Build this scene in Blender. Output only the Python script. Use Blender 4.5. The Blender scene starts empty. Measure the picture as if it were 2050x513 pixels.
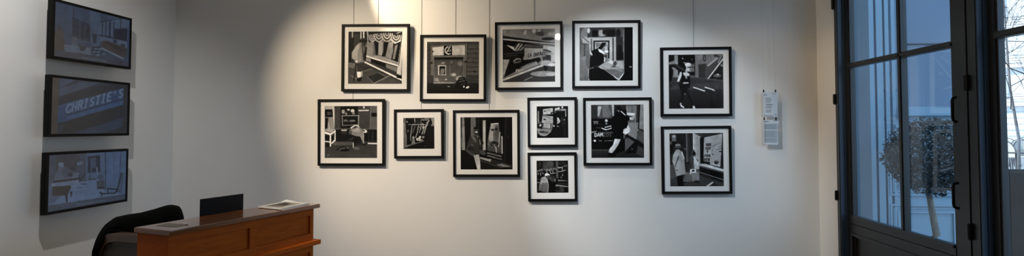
import bpy, bmesh, math, random
import numpy as np
from mathutils import Vector, Matrix, noise

random.seed(7)
scene = bpy.context.scene
COL = scene.collection
R = math.radians

# ------------------------------------------------------------------ camera
F_PX, PX0, PY0 = 1110.0, 1025.0, 219.7
EYE = Vector((0, 0, 1.55))
YAW, PITCH = math.atan(74 / 1110), R(1.9)
FWD = Vector((-math.sin(YAW) * math.cos(PITCH), math.cos(YAW) * math.cos(PITCH), math.sin(PITCH)))
RGT = Vector((math.cos(YAW), math.sin(YAW), 0))
UPV = RGT.cross(FWD)
cam_data = bpy.data.cameras.new('camera')
cam = bpy.data.objects.new('camera', cam_data)
COL.objects.link(cam)
cam.location = EYE
cam.rotation_euler = (math.pi / 2 + PITCH, 0, YAW)
cam_data.sensor_width = 36
cam_data.lens = F_PX * 36 / 2050
cam_data.shift_y = -(256.5 - PY0) / 2050
cam_data.clip_end = 300
scene.camera = cam


def ray(px, py):
    return FWD + RGT * ((px - PX0) / F_PX) - UPV * ((py - PY0) / F_PX)


def on_y(px, py, y):
    d = ray(px, py)
    return EYE + d * ((y - EYE.y) / d.y)


def on_x(px, py, x):
    d = ray(px, py)
    return EYE + d * ((x - EYE.x) / d.x)


def on_z(px, py, z):
    d = ray(px, py)
    return EYE + d * ((z - EYE.z) / d.z)


# room measures (metres)
XL, XR, YB, YF, ZC = -3.53, 2.34, 5.0, -3.2, 3.3

# ------------------------------------------------------------------ materials
MATS = {}


def lin(c):
    c = c / 255.0
    return c / 12.92 if c <= 0.04045 else ((c + 0.055) / 1.055) ** 2.4


def rgb(r, g, b):
    return (lin(r), lin(g), lin(b), 1)


def mat(name, col, rough=0.5, metal=0.0, noise_amt=0.0, noise_scale=20, bump=0.0, spec=0.5, coat=0.0, stretch=None):
    if name in MATS:
        return MATS[name]
    m = bpy.data.materials.new(name)
    m.use_nodes = True
    nt = m.node_tree
    b = nt.nodes['Principled BSDF']
    b.inputs['Base Color'].default_value = col
    b.inputs['Roughness'].default_value = rough
    b.inputs['Metallic'].default_value = metal
    b.inputs['Specular IOR Level'].default_value = spec
    b.inputs['Coat Weight'].default_value = coat
    b.inputs['Coat Roughness'].default_value = 0.12
    if noise_amt or bump:
        tc = nt.nodes.new('ShaderNodeTexCoord')
        mp = nt.nodes.new('ShaderNodeMapping')
        nt.links.new(tc.outputs['Object'], mp.inputs['Vector'])
        if stretch:
            mp.inputs['Scale'].default_value = stretch
        nz = nt.nodes.new('ShaderNodeTexNoise')
        nz.inputs['Scale'].default_value = noise_scale
        nz.inputs['Detail'].default_value = 5
        nt.links.new(mp.outputs['Vector'], nz.inputs['Vector'])
        if noise_amt:
            rp = nt.nodes.new('ShaderNodeValToRGB')
            rp.color_ramp.elements[0].position = 0.3
            rp.color_ramp.elements[1].position = 0.7
            rp.color_ramp.elements[0].color = tuple(c * (1 - noise_amt) for c in col[:3]) + (1,)
            rp.color_ramp.elements[1].color = tuple(min(1, c * (1 + noise_amt)) for c in col[:3]) + (1,)
            nt.links.new(nz.outputs['Fac'], rp.inputs['Fac'])
            nt.links.new(rp.outputs['Color'], b.inputs['Base Color'])
        if bump:
            bp = nt.nodes.new('ShaderNodeBump')
            bp.inputs['Strength'].default_value = bump
            bp.inputs['Distance'].default_value = 0.01
            nt.links.new(nz.outputs['Fac'], bp.inputs['Height'])
            nt.links.new(bp.outputs['Normal'], b.inputs['Normal'])
    MATS[name] = m
    return m


def glass_mat(name, tint=(1, 1, 1, 1), ior=1.45, rough=0.0, boost=1.0):
    m = bpy.data.materials.new(name)
    m.use_nodes = True
    nt = m.node_tree
    nt.nodes.remove(nt.nodes['Principled BSDF'])
    out = nt.nodes['Material Output']
    tr = nt.nodes.new('ShaderNodeBsdfTransparent')
    tr.inputs['Color'].default_value = tint
    gl = nt.nodes.new('ShaderNodeBsdfGlossy')
    gl.inputs['Roughness'].default_value = rough
    fr = nt.nodes.new('ShaderNodeFresnel')
    ge = nt.nodes.new('ShaderNodeNewGeometry')
    io = nt.nodes.new('ShaderNodeMapRange')          # the same reflectance from both sides of the sheet
    io.inputs['To Min'].default_value = ior
    io.inputs['To Max'].default_value = 1 / ior
    nt.links.new(ge.outputs['Backfacing'], io.inputs['Value'])
    nt.links.new(io.outputs['Result'], fr.inputs['IOR'])
    mu = nt.nodes.new('ShaderNodeMath')
    mu.operation = 'MULTIPLY'
    mu.inputs[1].default_value = boost
    mu.use_clamp = True
    nt.links.new(fr.outputs[0], mu.inputs[0])
    mx = nt.nodes.new('ShaderNodeMixShader')
    nt.links.new(mu.outputs[0], mx.inputs['Fac'])
    nt.links.new(tr.outputs[0], mx.inputs[1])
    nt.links.new(gl.outputs[0], mx.inputs[2])
    nt.links.new(mx.outputs[0], out.inputs['Surface'])
    return m


def attr_mat(name, emit=False, rough=0.5, strength=1.0):
    m = bpy.data.materials.new(name)
    m.use_nodes = True
    nt = m.node_tree
    b = nt.nodes['Principled BSDF']
    at = nt.nodes.new('ShaderNodeAttribute')
    at.attribute_name = 'picture'
    b.inputs['Roughness'].default_value = rough
    if emit:
        b.inputs['Base Color'].default_value = (0.006, 0.006, 0.007, 1)
        nt.links.new(at.outputs['Color'], b.inputs['Emission Color'])
        b.inputs['Emission Strength'].default_value = strength
    else:
        b.inputs['Specular IOR Level'].default_value = 0.1
        nt.links.new(at.outputs['Color'], b.inputs['Base Color'])
    return m


def wood(name, c0, c1, rough=0.35, coat=0.3, axis='X', scale=9.0):
    m = bpy.data.materials.new(name)
    m.use_nodes = True
    nt = m.node_tree
    b = nt.nodes['Principled BSDF']
    tc = nt.nodes.new('ShaderNodeTexCoord')
    mp = nt.nodes.new('ShaderNodeMapping')
    mp.inputs['Scale'].default_value = {'X': (0.7, 7, 7), 'Z': (7, 7, 0.7)}[axis]
    nz = nt.nodes.new('ShaderNodeTexNoise')
    nz.inputs['Scale'].default_value = scale
    nz.inputs['Detail'].default_value = 6
    nz.inputs['Distortion'].default_value = 0.6
    rp = nt.nodes.new('ShaderNodeValToRGB')
    rp.color_ramp.elements[0].position = 0.32
    rp.color_ramp.elements[1].position = 0.68
    rp.color_ramp.elements[0].color = c0
    rp.color_ramp.elements[1].color = c1
    nt.links.new(tc.outputs['Object'], mp.inputs['Vector'])
    nt.links.new(mp.outputs['Vector'], nz.inputs['Vector'])
    nt.links.new(nz.outputs['Fac'], rp.inputs['Fac'])
    nt.links.new(rp.outputs['Color'], b.inputs['Base Color'])
    b.inputs['Roughness'].default_value = rough
    b.inputs['Specular IOR Level'].default_value = 0.15 if coat == 0 else 0.5
    b.inputs['Coat Weight'].default_value = coat
    b.inputs['Coat Roughness'].default_value = 0.08
    MATS[name] = m
    return m


WALL = mat('wall_paint', (0.78, 0.775, 0.76, 1), 0.75, noise_amt=0.012, noise_scale=3, bump=0.015)
CEIL = mat('ceiling_paint', (0.8, 0.8, 0.79, 1), 0.9)
FLOOR = wood('oak_floor', (0.12, 0.085, 0.06, 1), (0.2, 0.145, 0.10, 1), 0.4, 0.2)
BLACKF = mat('black_frame', (0.003, 0.003, 0.003, 1), 0.55, noise_amt=0.1, spec=0.15)
MATB = mat('mat_board', (0.80, 0.79, 0.77, 1), 0.9, noise_amt=0.01, noise_scale=60)
BOARD = mat('backing_board', (0.25, 0.2, 0.15, 1), 0.9)
WIRE = mat('hanging_wire', (0.10, 0.09, 0.08, 1), 0.5)
PRINT = attr_mat('photo_paper', rough=0.6)
PICGLASS = glass_mat('picture_glass', boost=0.3)
WINGLASS = glass_mat('window_glass', tint=(0.93, 0.97, 1.0, 1))
TVBLACK = mat('tv_plastic', (0.003, 0.003, 0.0032, 1), 0.45, noise_amt=0.05, spec=0.15)
SCREEN = attr_mat('tv_screen', emit=True, rough=0.25)
METALDK = mat('dark_steel', (0.02, 0.02, 0.021, 1), 0.5, 0.6, noise_amt=0.05)
DESKW = wood('desk_oak', (0.37, 0.070, 0.0015, 1), (0.48, 0.102, 0.003, 1), 0.55, 0.0)
DESKT = wood('desk_top_oak', (0.16, 0.05, 0.012, 1), (0.24, 0.078, 0.018, 1), 0.2, 0.6)
CHAIRW = wood('chair_wood', (0.045, 0.018, 0.008, 1), (0.075, 0.032, 0.014, 1), 0.35, 0.3)
LEATHER = mat('brown_leather', (0.028, 0.013, 0.008, 1), 0.45, noise_amt=0.2, noise_scale=40, bump=0.1)
CLOTHBK = mat('black_cloth', (0.0018, 0.0018, 0.0018, 1), 0.95, noise_amt=0.2, noise_scale=120, bump=0.15, spec=0.1)
LAPTOP = mat('laptop_shell', (0.010, 0.010, 0.010, 1), 0.6, 0.0, noise_amt=0.04, spec=0.15)
PAPER = mat('white_paper', (0.8, 0.79, 0.76, 1), 0.7, noise_amt=0.01)
JOIN = mat('joinery_paint', (0.024, 0.025, 0.027, 1), 0.34, noise_amt=0.06, noise_scale=8)
HARDW = mat('black_hardware', (0.006, 0.006, 0.006, 1), 0.4, 0.4, noise_amt=0.05)
BLUEP = mat('blue_shopfront_paint', (0.20, 0.32, 0.42, 1), 0.5, noise_amt=0.06, noise_scale=2.5)
BLUED = mat('blue_shopfront_groove', (0.03, 0.05, 0.085, 1), 0.6, noise_amt=0.05)
ACRYL = glass_mat('acrylic', tint=(0.97, 0.975, 0.98, 1), boost=0.8)

# ------------------------------------------------------------------ mesh helpers


class MB:
    def __init__(self):
        self.bm = bmesh.new()

    def box(self, x0, x1, y0, y1, z0, z1, bev=0.0):
        vs = [self.bm.verts.new((x, y, z)) for z in (z0, z1) for y in (y0, y1) for x in (x0, x1)]
        fs = []
        for q in ((0, 2, 3, 1), (4, 5, 7, 6), (0, 1, 5, 4), (2, 6, 7, 3), (0, 4, 6, 2), (1, 3, 7, 5)):
            fs.append(self.bm.faces.new([vs[i] for i in q]))
        if bev:
            es = list({e for f in fs for e in f.edges})
            bmesh.ops.bevel(self.bm, geom=es, offset=bev, segments=2, affect='EDGES', profile=0.6)
        return self

    def prism(self, pts, vec):
        """polygon extruded along vec"""
        vec = Vector(vec)
        a = [self.bm.verts.new(Vector(p)) for p in pts]
        b = [self.bm.verts.new(Vector(p) + vec) for p in pts]
        n = len(pts)
        self.bm.faces.new(a[::-1])
        self.bm.faces.new(b)
        for i in range(n):
            self.bm.faces.new((a[i], a[(i + 1) % n], b[(i + 1) % n], b[i]))
        return self

    def tube(self, pts, r, seg=8, cap=True):
        pts = [Vector(p) for p in pts]
        rs = r if isinstance(r, (list, tuple)) else [r] * len(pts)
        rings = []
        prev = None
        for i, p in enumerate(pts):
            t = (pts[min(i + 1, len(pts) - 1)] - pts[max(i - 1, 0)]).normalized()
            if prev is None:
                n = t.orthogonal().normalized()
            else:
                n = (prev - t * prev.dot(t))
                n = n.normalized() if n.length > 1e-6 else t.orthogonal().normalized()
            prev = n
            b = t.cross(n)
            rings.append([self.bm.verts.new(p + (n * math.cos(2 * math.pi * k / seg) + b * math.sin(2 * math.pi * k / seg)) * rs[i]) for k in range(seg)])
        for i in range(len(rings) - 1):
            for k in range(seg):
                self.bm.faces.new((rings[i][k], rings[i][(k + 1) % seg], rings[i + 1][(k + 1) % seg], rings[i + 1][k]))
        if cap:
            self.bm.faces.new(rings[0][::-1])
            self.bm.faces.new(rings[-1])
        return self

    def lathe(self, prof, c=(0, 0, 0), seg=28):
        rings = []
        for r, z in prof:
            rings.append([self.bm.verts.new((c[0] + r * math.cos(2 * math.pi * k / seg), c[1] + r * math.sin(2 * math.pi * k / seg), c[2] + z)) for k in range(seg)])
        for i in range(len(rings) - 1):
            for k in range(seg):
                self.bm.faces.new((rings[i][k], rings[i][(k + 1) % seg], rings[i + 1][(k + 1) % seg], rings[i + 1][k]))
        self.bm.faces.new(rings[0][::-1])
        self.bm.faces.new(rings[-1])
        return self

    def ring(self, x0, x1, z0, z1, w, y0, y1, bev=0.0):
        """rectangular mitred frame in the XZ plane"""
        o = [(x0, z0), (x1, z0), (x1, z1), (x0, z1)]
        i_ = [(x0 + w, z0 + w), (x1 - w, z0 + w), (x1 - w, z1 - w), (x0 + w, z1 - w)]
        for k in range(4):
            j = (k + 1) % 4
            q = [o[k], o[j], i_[j], i_[k]]
            self.prism([(a, y0, b) for a, b in q], (0, y1 - y0, 0))
        return self

    def build(self, name, m, parent=None, smooth=False, mw=None):
        bmesh.ops.remove_doubles(self.bm, verts=self.bm.verts, dist=1e-6)
        bmesh.ops.recalc_face_normals(self.bm, faces=self.bm.faces)
        me = bpy.data.meshes.new(name)
        self.bm.to_mesh(me)
        self.bm.free()
        if smooth:
            for p in me.polygons:
                p.use_smooth = True
        me.materials.append(m)
        o = bpy.data.objects.new(name, me)
        COL.objects.link(o)
        if parent:
            o.parent = parent
        if mw is not None:
            o.matrix_world = mw
        return o


def tag(o, label=None, cat=None, group=None, kind=None):
    if label:
        o['label'] = label
    if cat:
        o['category'] = cat
    if group:
        o['group'] = group
    if kind:
        o['kind'] = kind
    return o


def thing(name, label, cat, loc=(0, 0, 0), rot=(0, 0, 0), group=None):
    o = bpy.data.objects.new(name, None)
    o.empty_display_size = 0.1
    COL.objects.link(o)
    o.location = loc
    o.rotation_euler = rot
    return tag(o, label, cat, group)


def copy_tree(o, parent=None):
    c = o.copy()
    COL.objects.link(c)
    c.parent = parent
    for ch in list(o.children):
        copy_tree(ch, c)
    return c


def struct(name, mb, m, **k):
    return tag(mb.build(name, m, **k), kind='structure')


# ------------------------------------------------------------------ picture rasteriser (flat artwork on prints, screens, papers)


class Pic:
    def __init__(self, n, m, w, h, bg, quad=None):
        self.n, self.m, self.ss = n, m, 3
        self.W, self.H = n * 3, m * 3
        self.w, self.h = w, h
        self.a = np.zeros((self.H, self.W, 3), dtype=np.float32)
        self.a[:] = self.c(bg)
        self.hm = None
        if quad is not None:                       # four corners of the picture in drawing units -> unit square
            A, B = [], []
            for (x, y), (u, v) in zip(quad, ((0, 0), (1, 0), (1, 1), (0, 1))):
                A += [[x, y, 1, 0, 0, 0, -u * x, -u * y], [0, 0, 0, x, y, 1, -v * x, -v * y]]
                B += [u, v]
            s = np.linalg.solve(np.array(A, float), np.array(B, float))
            self.hm = np.append(s, 1).reshape(3, 3)

    @staticmethod
    def c(g):
        return np.array((g, g, g) if not isinstance(g, (tuple, list)) else g, dtype=np.float32)

    def px(self, pts):
        p = np.array(pts, dtype=np.float64)
        if self.hm is not None:
            q = np.c_[p, np.ones(len(p))] @ self.hm.T
            p = q[:, :2] / q[:, 2:]
        else:
            p = p / np.array([self.w, self.h])
        return p * np.array([self.W, self.H])

    def _fill(self, p, g, alpha=1.0, g2=None):
        x0, y0 = np.floor(p.min(0)).astype(int)
        x1, y1 = np.ceil(p.max(0)).astype(int) + 1
        x0, y0, x1, y1 = max(x0, 0), max(y0, 0), min(x1, self.W), min(y1, self.H)
        if x1 <= x0 or y1 <= y0:
            return
        yy, xx = np.mgrid[y0:y1, x0:x1] + 0.5
        ins = np.zeros(xx.shape, bool)
        j = len(p) - 1
        for i in range(len(p)):
            xi, yi = p[i]
            xj, yj = p[j]
            if yi != yj:
                ins ^= ((yi > yy) != (yj > yy)) & (xx < (xj - xi) * (yy - yi) / (yj - yi) + xi)
            j = i
        reg = self.a[y0:y1, x0:x1]
        col = self.c(g)
        if g2 is not None:                          # vertical tone change of the drawn shape
            t = ((yy - p[:, 1].min()) / max(1e-6, np.ptp(p[:, 1])))[..., None]
            col = self.c(g) * (1 - t) + self.c(g2) * t
            reg[ins] = (reg * (1 - alpha) + col * alpha)[ins]
        else:
            reg[ins] = reg[ins] * (1 - alpha) + col * alpha

    def P(self, pts, g, alpha=1.0, g2=None):
        self._fill(self.px(pts), g, alpha, g2)
        return self

    def L(self, pts, w, g, alpha=1.0):
        for a, b in zip(pts[:-1], pts[1:]):
            a_, b_ = np.array(a, float), np.array(b, float)
            d = b_ - a_
            ln = np.hypot(*d)
            if ln == 0:
                continue
            d /= ln
            n = np.array([-d[1], d[0]]) * w / 2
            e = d * w * 0.25
            self.P([a_ + n - e, b_ + n + e, b_ - n + e, a_ - n - e], g, alpha)
        return self

    def E(self, cx, cy, rx, ry, g, rot=0.0, alpha=1.0):
        t = np.linspace(0, 2 * np.pi, 25)[:-1]
        x, y = rx * np.cos(t), ry * np.sin(t)
        c, s = math.cos(R(rot)), math.sin(R(rot))
        return self.P(np.c_[cx + x * c - y * s, cy + x * s + y * c], g, alpha)

    def R(self, x0, y0, x1, y1, g, alpha=1.0, g2=None):
        return self.P([(x0, y0), (x1, y0), (x1, y1), (x0, y1)], g, alpha, g2)

    def arc(self, cx, cy, rx, ry, a0, a1, w, g):
        t = np.linspace(R(a0), R(a1), 12)
        return self.L([(cx + rx * math.cos(q), cy + ry * math.sin(q)) for q in t], w, g)

    GLY = {
        'C': [[(9, 2), (6, 0), (2, 1), (0, 5), (2, 9), (6, 10), (9, 8)]], 'H': [[(1, 0), (1, 10)], [(8, 0), (8, 10)], [(1, 5), (8, 5)]],
        'R': [[(1, 10), (1, 0), (6, 0), (8, 2.5), (6, 5), (1, 5)], [(5, 5), (9, 10)]], 'I': [[(4, 0), (4, 10)], [(2, 0), (6, 0)], [(2, 10), (6, 10)]],
        'S': [[(8, 1.5), (5, 0), (1.5, 1.5), (2, 4), (7, 6), (8, 8.5), (4.5, 10), (1, 8.5)]], 'T': [[(0, 0), (9, 0)], [(4.5, 0), (4.5, 10)]],
        'E': [[(8, 0), (1, 0), (1, 10), (8, 10)], [(1, 5), (6.5, 5)]], "'": [[(3, 0), (2.5, 3)]], 'L': [[(1, 0), (1, 10), (8, 10)]],
        'A': [[(0, 10), (4.5, 0), (9, 10)], [(2, 6.5), (7, 6.5)]], 'D': [[(1, 0), (1, 10), (5, 10), (8.5, 7.5), (8.5, 2.5), (5, 0), (1, 0)]],
        'M': [[(0, 10), (1, 0), (4.5, 7), (8, 0), (9, 10)]], 'U': [[(1, 0), (1, 8), (3, 10), (6, 10), (8, 8), (8, 0)]], ' ': [],
    }

    def text(self, s, p0, p1, hvec, w, g, alpha=1.0):
        """letters from baseline start p0 to baseline end p1, hvec = vector from baseline to cap height"""
        p0, p1, hv = np.array(p0, float), np.array(p1, float), np.array(hvec, float)
        n = len(s)
        for i, ch in enumerate(s):
            o = p0 + (p1 - p0) * (i / n)
            uv = (p1 - p0) / n / 11.5
            for st in self.GLY.get(ch, []):
                self.L([o + uv * x + hv * (1 - y / 10) for x, y in st], w, g, alpha)
        return self

    def noise(self, amp, seed=0):
        rng = np.random.default_rng(seed)
        for k, f in ((24, 0.6), (8, 0.4)):
            s = rng.standard_normal((self.H // k + 2, self.W // k + 2))
            s = np.repeat(np.repeat(s, k, 0), k, 1)[:self.H, :self.W]
            c = np.cumsum(np.pad(s, ((k, 0), (0, 0)), 'edge'), 0)
            s = (c[k:] - c[:-k]) / k
            c = np.cumsum(np.pad(s, ((0, 0), (k, 0)), 'edge'), 1)
            s = (c[:, k:] - c[:, :-k]) / k
            self.a *= (1 + (amp / 100.0) * f * s)[..., None]
        return self

    def get(self, gain=1.0, tint=(1, 1, 1), contrast=0.0):
        a = np.clip(self.a, 0, 255).reshape(self.m, 3, self.n, 3, 3).mean((1, 3)) / 255.0
        a = np.clip(a + contrast * (a - 0.42) * a * (1 - a) * 4, 0, 1)
        l = np.where(a <= 0.04045, a / 12.92, ((a + 0.055) / 1.055) ** 2.4)
        return l * gain * np.array(tint)


def picture_mesh(name, arr, O, U, V, m, parent):
    """flat sheet carrying the drawn picture; O = top left, U / V = full vectors to the right / down"""
    h, w, _ = arr.shape
    O, U, V = np.array(O, float), np.array(U, float), np.array(V, float)
    us = np.linspace(0, 1, w)
    vs = np.linspace(0, 1, h)
    co = (O + us[None, :, None] * U + vs[:, None, None] * V).reshape(-1, 3)
    idx = np.arange(w * h).reshape(h, w)
    f = np.stack([idx[:-1, :-1], idx[1:, :-1], idx[1:, 1:], idx[:-1, 1:]], -1).reshape(-1, 4)
    me = bpy.data.meshes.new(name)
    me.vertices.add(w * h)
    me.vertices.foreach_set('co', co.ravel())
    me.loops.add(f.size)
    me.loops.foreach_set('vertex_index', f.ravel())
    me.polygons.add(len(f))
    me.polygons.foreach_set('loop_start', np.arange(0, f.size, 4))
    me.update(calc_edges=True)
    at = me.color_attributes.new('picture', 'FLOAT_COLOR', 'POINT')
    at.data.foreach_set('color', np.c_[arr.reshape(-1, 3), np.ones(w * h)].ravel().astype(np.float32))
    me.materials.append(m)
    o = bpy.data.objects.new(name, me)
    COL.objects.link(o)
    o.parent = parent
    return o


# ------------------------------------------------------------------ room shell
T = 0.25
struct('floor', MB().box(XL - T, XR + T, YF - T, YB + T, -0.2, 0), FLOOR)
struct('ceiling', MB().box(XL - T, XR + T, YF - T, YB + T, ZC, ZC + 0.25), CEIL)
struct('wall_left', MB().box(XL - T, XL, YF - T, YB + T, 0, ZC), WALL)
struct('wall_back', MB().box(XL, XR + T, YB, YB + T, 0, ZC), WALL)
struct('wall_front', MB().box(XL, XR + T, YF - T, YF, 0, ZC), mat('dark_to_cut_bounce', (0.06, 0.058, 0.055, 1), 0.8, noise_amt=0.02))  # unseen wall behind the camera, made dark to cut bounce light and glass reflections
D_TOP = 2.95
Y_D1, Y_D2 = 4.686, 1.72        # far and near ends of the glazed opening
wr = MB()
wr.box(XR, XR + T, Y_D1, YB, 0, ZC)
wr.box(XR, XR + T, Y_D2, Y_D1, D_TOP, ZC)
wr.box(XR, XR + T, YF, Y_D2, 0, ZC)
struct('wall_right', wr, WALL)
# skirting boards (below the frame of the picture)
bb = MB().box(XL, XR, YB - 0.015, YB, 0, 0.1)
struct('baseboard_back', bb, WALL)
struct('baseboard_left', MB().box(XL, XL + 0.015, YF, YB - 0.015, 0, 0.1), WALL)

# ------------------------------------------------------------------ glazed doors in the right wall
XG = XR + 0.05                    # room face of the leaves
XP = XG + 0.022                   # glass plane


def yz(px, py, x):
    p = on_x(px, py, x)
    return p.y, p.z


# fixed frame
fr = MB()
fr.box(XR - 0.006, XR + 0.12, 4.648, Y_D1, 0, D_TOP)                 # far post
fr.box(XR - 0.006, XR + 0.12, Y_D2, Y_D1, D_TOP - 0.05, D_TOP)       # head
struct('trim_1', fr, JOIN)
mp_ = MB()
mp_.box(XR - 0.006, XR + 0.12, 3.262, 3.338, 0, D_TOP - 0.05)        # mullion, first half
mp_.box(XR - 0.001, XR + 0.12, 3.197, 3.256, 0, D_TOP - 0.05)        # mullion, second half
mp_.box(XR + 0.04, XR + 0.11, 3.25, 3.27, 0, D_TOP - 0.05)
struct('trim_2', mp_, JOIN)
REBATE = mat('blue_rebate_paint', (0.05, 0.085, 0.14, 1), 0.4, noise_amt=0.05, noise_scale=6)
struct('trim_6', MB().box(XR + 0.121, XR + T + 0.01, 4.674, 4.686, 0, D_TOP), mat('slate_blue_paint', (0.11, 0.165, 0.22, 1), 0.5, noise_amt=0.05, noise_scale=4))
struct('trim_4', MB().box(XR, XR + 0.03, 4.640, 4.648, 0, D_TOP - 0.05).box(XR + 0.034, XR + 0.049, 4.634, 4.648, 0, D_TOP - 0.05), REBATE)
struct('trim_5', MB().box(XR + 0.003, XR + 0.028, 3.186, 3.197, 0, D_TOP - 0.05).box(XR + 0.031, XR + 0.049, 3.180, 3.197, 0, D_TOP - 0.05), REBATE)
struct('trim_3', MB().box(XR - 0.006, XR + 0.12, Y_D2, Y_D2 + 0.07, 0, D_TOP - 0.05), JOIN)

# heights taken from the photograph on the leaf plane
z_m = yz(1850, 100, XG)[1]                       # glazing bar
z_gb = yz(1812, 464, XG)[1]                      # bottom of glass
z_pt = yz(1690, 461, XG)[1]                      # top of lower panel


def leaf(name, y0, y1, ymunt, far_w, near_w, lower_panel=True):
    root = tag(thing(name, None, None, (XG, (y0 + y1) / 2, 0.01)), kind='structure')
    c = (y0 + y1) / 2
    f = MB()
    zt = D_TOP - 0.055
    d = 0.05
    f.box(0, d, y1 - far_w - c, y1 - c, 0, zt)
    f.box(0, d, y0 - c, y0 + near_w - c, 0, zt)
    f.box(0, d, y0 + near_w - c, y1 - far_w - c, zt - 0.07, zt)
    a, b = y0 + near_w - c, y1 - far_w - c
    zp = z_pt - 0.01
    zg = z_gb - 0.01
    if lower_panel:
        f.box(0, d, a, b, zp, zg - 0.062)
        f.box(0.012, d, a, b, zg - 0.062, zg - 0.056)
        f.box(-0.004, d, a, b, zg - 0.056, zg - 0.012)
        f.box(0, d, a, b, 0, 0.14)
    else:
        f.box(0, d, a, b, 0, 0.10)
        zg = 0.1
    f.build('leaf_frame', JOIN, root)
    # glazing bead round the glass
    gb = MB()
    gb.box(0.006, 0.03, b - 0.014, b, zg, zt - 0.07)
    gb.box(0.006, 0.03, a, a + 0.012, zg, zt - 0.07)
    gb.box(-0.010, 0.03, a + 0.012, b - 0.014, zg - 0.012, zg + 0.006)
    gb.build('glazing_bead', JOIN, root)
    g = MB()
    for ym in ymunt:
        g.box(0.0, 0.04, ym - 0.021 - c, ym + 0.021 - c, zg, zt - 0.07)
        g.box(-0.006, 0.0, ym - 0.010 - c, ym + 0.010 - c, zg, zt - 0.07)
    zz = z_m - 0.01
    g.box(0.0, 0.04, a, b, zz - 0.019, zz + 0.019)
    g.box(-0.006, 0.0, a, b, zz - 0.009, zz + 0.009)
    g.build('glazing_bar', JOIN, root)
    MB().box(0.022, 0.026, a, b, zg, zt - 0.07).build('glass_pane', WINGLASS, root)
    if lower_panel:
        p = MB()
        p.box(0.022, 0.04, a, b, 0.14, zp)
        for k, (ins, w, x0) in enumerate(((0.0, 0.02, -0.010), (0.02, 0.016, 0.010))):   # moulding steps
            y0_, y1_, z0_, z1_ = a + ins, b - ins, 0.14 + ins, zp - ins
            p.box(x0, 0.024, y0_, y1_, z1_ - w, z1_)
            p.box(x0, 0.024, y0_, y1_, z0_, z0_ + w)
            p.box(x0, 0.024, y0_, y0_ + w, z0_ + w, z1_ - w)
            p.box(x0, 0.024, y1_ - w, y1_, z0_ + w, z1_ - w)
        p.build('lower_panel', JOIN, root)
    return root


d1 = leaf('door_1', 3.345, 4.632, [3.945], 0.045, 0.108)
d2 = leaf('door_2', Y_D2 + 0.072, 3.178, [2.45], 0.049, 0.06, lower_panel=False)


def add_handle(root, px, pya, pyb):
    y, za = yz(px + 13, pya, XG)
    _, zb = yz(px + 13, pyb, XG)
    yo = y - root.location.y
    za -= 0.01
    zb -= 0.01
    o = 0.05
    pts = []
    for t in range(7):
        q = t / 6 * math.pi / 2
        pts.append((-o + 0.016 * (1 - math.sin(q)) - 0.0, yo, za - 0.016 * (1 - math.cos(q))))
    path = [(0.004, yo, za), (-o + 0.018, yo, za), (-o + 0.005, yo, za - 0.006), (-o, yo, za - 0.02), (-o, yo, zb + 0.02), (-o + 0.005, yo, zb + 0.006), (-o + 0.018, yo, zb), (0.004, yo, zb)]
    h = MB().tube(path, 0.008, 10)
    h.tube([(0.0, yo, za), (-0.008, yo, za)], 0.016, 12)
    h.tube([(0.0, yo, zb), (-0.008, yo, zb)], 0.016, 12)
    tag(h.build('pull_handle', HARDW, root, smooth=True), 'black steel pull handle')


add_handle(d1, 1911, 195, 244)
add_handle(d1, 1913, 367, 417)


def hinge(root, x, y, z0, z1, r=0.014):
    y -= root.location.y
    m = MB().tube([(x - root.location.x, y, z0 - 0.01), (x - root.location.x, y, z1 - 0.01)], r, 12)
    for z in (z0, z1):
        m.tube([(x - root.location.x, y, z - 0.016), (x - root.location.x, y, z - 0.004)], r * 0.7, 10)
    tag(m.build('hinge', HARDW, root, smooth=False), 'black steel hinge')


for pxa, a, b in ((1669, -8, 17), (1671, 190, 208), (1674.5, 383, 400)):
    hinge(d1, XR - 0.012, 4.69, yz(pxa, b, XR - 0.012)[1], yz(pxa, a, XR - 0.012)[1], 0.012)
for pxa, a, b in ((1945, 151, 179), (1955, 453, 482)):
    y, z1 = yz(pxa, a, XR - 0.01)
    hinge(d2, XR - 0.012, 3.258, yz(pxa, b, XR - 0.01)[1], z1, 0.013)

# ------------------------------------------------------------------ framed photographs
FRAMES = []


def blank(bg, w=513, h=513, n=136):
    return Pic(n, n, w, h, bg)


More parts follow.
